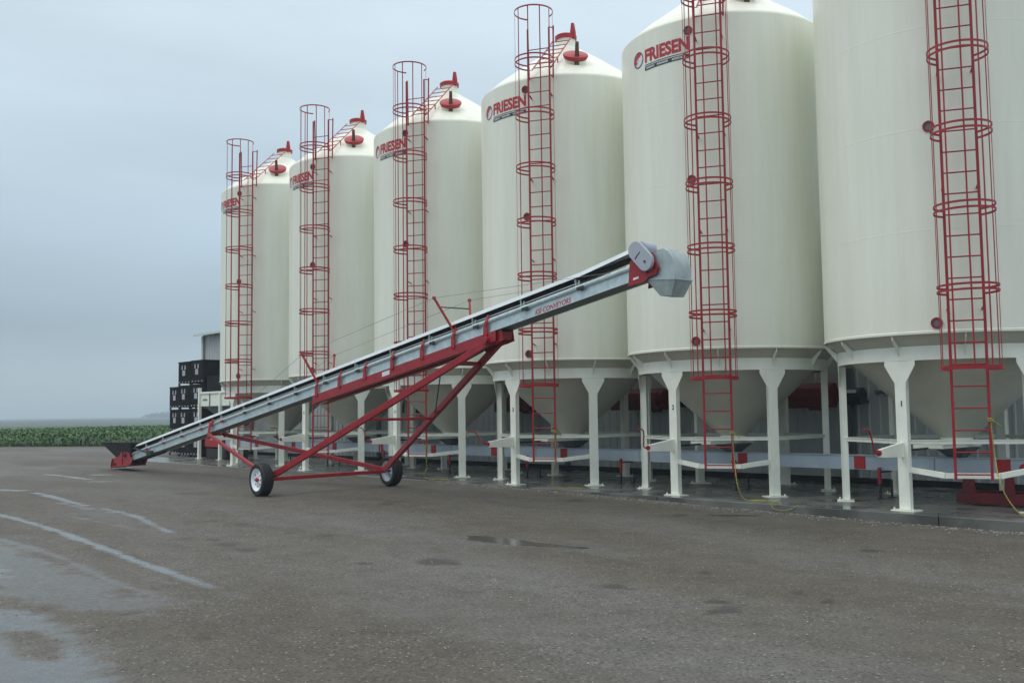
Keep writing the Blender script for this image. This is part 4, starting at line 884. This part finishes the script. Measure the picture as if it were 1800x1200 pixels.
# cross members between the lift arms
def on(a, b_, t_): return a.lerp(b_, t_)
bar(on(iN, kN, 0.47), on(iF, kF, 0.47), 0.05, 0.05, 'cross_member'); bar(on(iN, kN, 0.86), on(iF, kF, 0.86), 0.07, 0.07, 'cross_member')
q = K_(); q.cyl(C(17.15, 0.30, zb(17.15)-0.12), C(17.15, -0.30, zb(17.15)-0.12), 0.055, 16).beam(C(16.7, 0.18, zb(16.7)-0.12), C(17.45, 0.18, zb(17.45)-0.10), 0.02, 0.19).beam(C(16.7, -0.18, zb(16.7)-0.12), C(17.45, -0.18, zb(17.45)-0.10), 0.02, 0.19)
q.beam(C(17.38, 0.18, zb(17.4)-0.1), C(17.38, -0.18, zb(17.4)-0.1), 0.1, 0.14); q.build('lift_carriage', M_RED, root, bevel=0.008)
K_().tube([on(iN, kN, 0.80), on(iF, kF, 0.50)], 0.011, 6).build('winch_cable', M_BLACK, root)
K_().tube([on(iN, kN, 0.62), C(16.9, -0.05, zb(16.9)-0.2)], 0.010, 6).build('winch_cable', M_BLACK, root)
# truss cable and its V masts
mast = {}
for s_, hh in ((16.25, 0.50), (11.65, 0.50)):
    for sg_ in (1, -1):
        a = C(s_, sg_*0.25, zb(s_)+0.25); b_ = C(s_-0.30+(0.0 if sg_ > 0 else 0.05), sg_*0.42, zb(s_-0.3)+0.25+hh+0.10); K_().beam(a, b_, 0.035, 0.035).cyl(b_-NR*0.02, b_+NR*0.02, 0.03, 8).build('cable_mast', M_RED, root); mast[(s_, sg_)] = b_
K_().tube([mast[(16.25, 1)].lerp(C(16.2, .25, zb(16.2)+.25), 0.28), mast[(16.25, -1)].lerp(C(16.2, -.25, zb(16.2)+.25), 0.28)], 0.012, 6).build('mast_tie', M_DARK, root)
for sg_ in (1, -1):
    K_().tube([C(19.9, sg_*0.24, zb(19.9)+0.22), mast[(16.25, sg_)], mast[(11.65, sg_)], C(8.2, sg_*0.24, zb(8.2)+0.30)], 0.0035, 6).build('truss_cable', M_CABLE, root)
# foot: boot and hopper
q = K_()
for sg_ in (1, -1): q.prism([C(-0.45, sg_*0.27, 0.05), C(1.05, sg_*0.27, 0.14), C(1.25, sg_*0.27, 0.30), C(0.75, sg_*0.27, 0.66), C(0.40, sg_*0.27, 0.68), C(0.25, sg_*0.27, 0.42), C(-0.35, sg_*0.27, 0.30)], NR*0.02)
q.prism([C(-0.45, 0, 0.05), C(1.05, 0, 0.14), C(1.05, 0, 0.16), C(-0.45, 0, 0.07)], NR*0.52).prism([C(-0.45, 0, 0.05), C(-0.43, 0, 0.05), C(-0.33, 0, 0.30), C(-0.35, 0, 0.30)], NR*0.52)
q.build('boot', M_RED, root, bevel=0.006)
for (s_, z_, r_) in ((0.72, 0.42, 0.07), (-0.15, 0.15, 0.05)): K_().cyl(C(s_, 0.28, z_), C(s_, 0.31, z_), r_, 16).cyl(C(s_, 0.31, z_), C(s_, 0.34, z_), r_*0.4, 10).build('bearing', M_DARK, root, smooth=40)
K_().beam(C(0.15, 0.285, 0.30), C(1.1, 0.285, 0.40), 0.02, 0.03).beam(C(0.45, 0.285, 0.15), C(0.5, 0.285, 0.66), 0.02, 0.03).build('stiffener', M_REDB, root)
K_().beam(C(-0.52, 0.25, 0.02), C(-0.52, 0.25, 0.25), 0.03, 0.03).beam(C(-0.52, -0.25, 0.02), C(-0.52, -0.25, 0.25), 0.03, 0.03).beam(C(-0.52, 0.27, 0.06), C(-0.52, -0.27, 0.06), 0.05, 0.05).build('hitch', M_RED, root)
q = K_(); top = [C(-1.05, 0.42, 0.78), C(1.45, 0.42, 0.80), C(1.45, -0.42, 0.80), C(-1.05, -0.42, 0.78)]; bot = [C(-0.15, 0.22, 0.32), C(1.0, 0.22, 0.40), C(1.0, -0.22, 0.40), C(-0.15, -0.22, 0.32)]
ti = [C(-1.0, 0.40, 0.78), C(1.4, 0.40, 0.80), C(1.4, -0.40, 0.80), C(-1.0, -0.40, 0.78)]; bi = [C(-0.12, 0.20, 0.34), C(0.97, 0.20, 0.42), C(0.97, -0.20, 0.42), C(-0.12, -0.20, 0.34)]
q.add(top+bot+ti+bi, [(k, (k+1) % 4, 4+(k+1) % 4, 4+k) for k in range(4)]+[(8+k, 12+k, 12+(k+1) % 4, 8+(k+1) % 4) for k in range(4)]+[(k, 8+k, 8+(k+1) % 4, (k+1) % 4) for k in range(4)]+[(4, 5, 6, 7), (12, 15, 14, 13)])
q.build('intake_hopper', M_BLACK, root)
K_().beam(C(0.98, 0.30, 0.69), C(2.55, 0.30, 0.53), 0.025, 0.035).build('tow_rod', M_DARK, root)
K_().box(C(2.6, 0.285, 0.54), (0.30, 0.09, 0.12), Matrix((UD, NR.cross(UD)*-1, UN)).transposed() if False else None).cyl(C(0.9, 0.27, 0.71), C(0.9, 0.33, 0.71), 0.06, 12).build('rod_bracket', M_DARK, root, bevel=0.006)
for sg_ in (1, -1): sweep([(sg_*0.16, -0.03), (sg_*0.20, -0.03), (sg_*0.20, -0.002), (sg_*0.16, -0.002)], 1.05, 2.9, 'skid', M_DARK)
# head: side plates, belt guard, drum and discharge hood
for sg_ in (1, -1):
    q = K_(); q.prism([C(20.26, sg_*0.262, 3.20), C(20.56, sg_*0.262, 3.235), C(20.64, sg_*0.262, 3.29), C(20.56, sg_*0.262, 3.42), C(20.42, sg_*0.262, 3.585), C(20.30, sg_*0.262, 3.54)], NR*0.02)
    q.prism([C(20.56, sg_*0.258, 3.27), C(20.76, sg_*0.258, 3.31), C(20.81, sg_*0.258, 3.40), C(20.76, sg_*0.258, 3.50), C(20.71, sg_*0.258, 3.62), C(20.58, sg_*0.258, 3.60), C(20.66, sg_*0.258, 3.52), C(20.66, sg_*0.258, 3.40)], NR*0.02)
    q.build('head_plate', M_RED, root, bevel=0.004)
K_().cyl(C(20.62, -0.22, 3.43), C(20.62, 0.22, 3.43), 0.15, 28).build('drum', M_BLACK, root, smooth=40)
K_().prism([C(20.36, 0.275, 3.275), C(20.46, 0.275, 3.29), C(20.46, 0.275, 3.32), C(20.36, 0.275, 3.305)], NR*0.004).build('decal', M_LABEL, root)
# long rounded guard over the drive belt, tilted up to the motor
def pill(a, b_, r, n=14):
    d = (b_-a).normalized(); up_ = NR.cross(d).normalized(); pts_ = []
    for k in range(n+1): t_ = -PI/2+PI*k/n; pts_.append(b_+(d*math.cos(t_)+up_*math.sin(t_))*r)
    for k in range(n+1): t_ = PI/2+PI*k/n; pts_.append(a+(d*math.cos(t_)+up_*math.sin(t_))*r)
    return pts_
gl, gh = C(20.63, 0.31, 3.495), C(20.46, 0.31, 3.665)
gg = K_().prism(pill(gl, gh, 0.128), NR*0.05).build('belt_guard', M_GUARD, root, smooth=30, bevel=0.006)
K_().prism([C(20.45, 0.337, 3.555), C(20.54, 0.337, 3.64), C(20.55, 0.337, 3.63), C(20.46, 0.337, 3.545)], NR*0.004).build('slot', M_DARK, gg)
K_().cyl(gl+NR*0.024, gl+NR*0.034, 0.016, 10).build('bolt', M_DARK, gg)
K_().cyl(C(20.50, 0.27, 3.70), C(20.50, -0.05, 3.70), 0.09, 20).box(C(20.46, 0.05, 3.60), (0.3, 0.25, 0.02)).build('motor', M_GUARD, root, smooth=40)
hd = [(20.61, 3.27), (20.63, 3.50), (20.68, 3.58), (20.76, 3.645), (20.86, 3.655), (20.95, 3.61), (21.02, 3.52), (21.055, 3.38), (21.06, 3.225)]
K_().prism([C(a, 0, b_) for a, b_ in hd], NR*0.33).build('discharge_hood', M_HOOD, root, smooth=35, bevel=0.004)
q = K_(); tp = [C(20.56, 0.232, 3.268), C(21.065, 0.232, 3.222), C(21.065, -0.232, 3.222), C(20.56, -0.232, 3.268)]; bo = [C(20.76, 0.19, 3.03), C(20.95, 0.19, 3.01), C(20.95, -0.19, 3.01), C(20.76, -0.19, 3.03)]
q.add(tp+bo, [(k, (k+1) % 4, 4+(k+1) % 4, 4+k) for k in range(4)]+[(0, 3, 2, 1)]); q.build('discharge_spout', M_HOOD, root)
q = K_()
for k in range(4): q.beam(tp[k], tp[(k+1) % 4], 0.02, 0.014)
q.build('hood_flange', M_HOOD, root)

# black hose and dark offcut lying on the slab behind the wheels
q = MB(); q.tube([(-8.3, -1.9, 0.012), (-7.9, -1.86, 0.012), (-7.5, -1.93, 0.012), (-7.0, -1.9, 0.012)], 0.012, 6)
tag(q.build('hose', M_BLACK), label='short black hose lying on the slab edge behind the far wheel', cat='hose')

# ------------------------------------------------------------------ misty air
hz = MB(); hz.bx(-1500, 700, -700, 1600, -1.2, 14.0)
hz = hz.build('haze', M_LABEL); hz.data.materials.clear()
mh = bpy.data.materials.new('misty_air'); mh.use_nodes = True; t = mh.node_tree; t.nodes.clear(); oo = t.nodes.new('ShaderNodeOutputMaterial'); pv = t.nodes.new('ShaderNodeVolumePrincipled')
pv.inputs['Color'].default_value = (0.72, 0.86, 0.96, 1); pv.inputs['Density'].default_value = 0.0010; pv.inputs['Anisotropy'].default_value = 0.0
t.links.new(pv.outputs[0], oo.inputs['Volume']); hz.data.materials.append(mh); tag(hz, kind='stuff', label='thin mist over the far fields')
hz.display_type = 'WIRE'
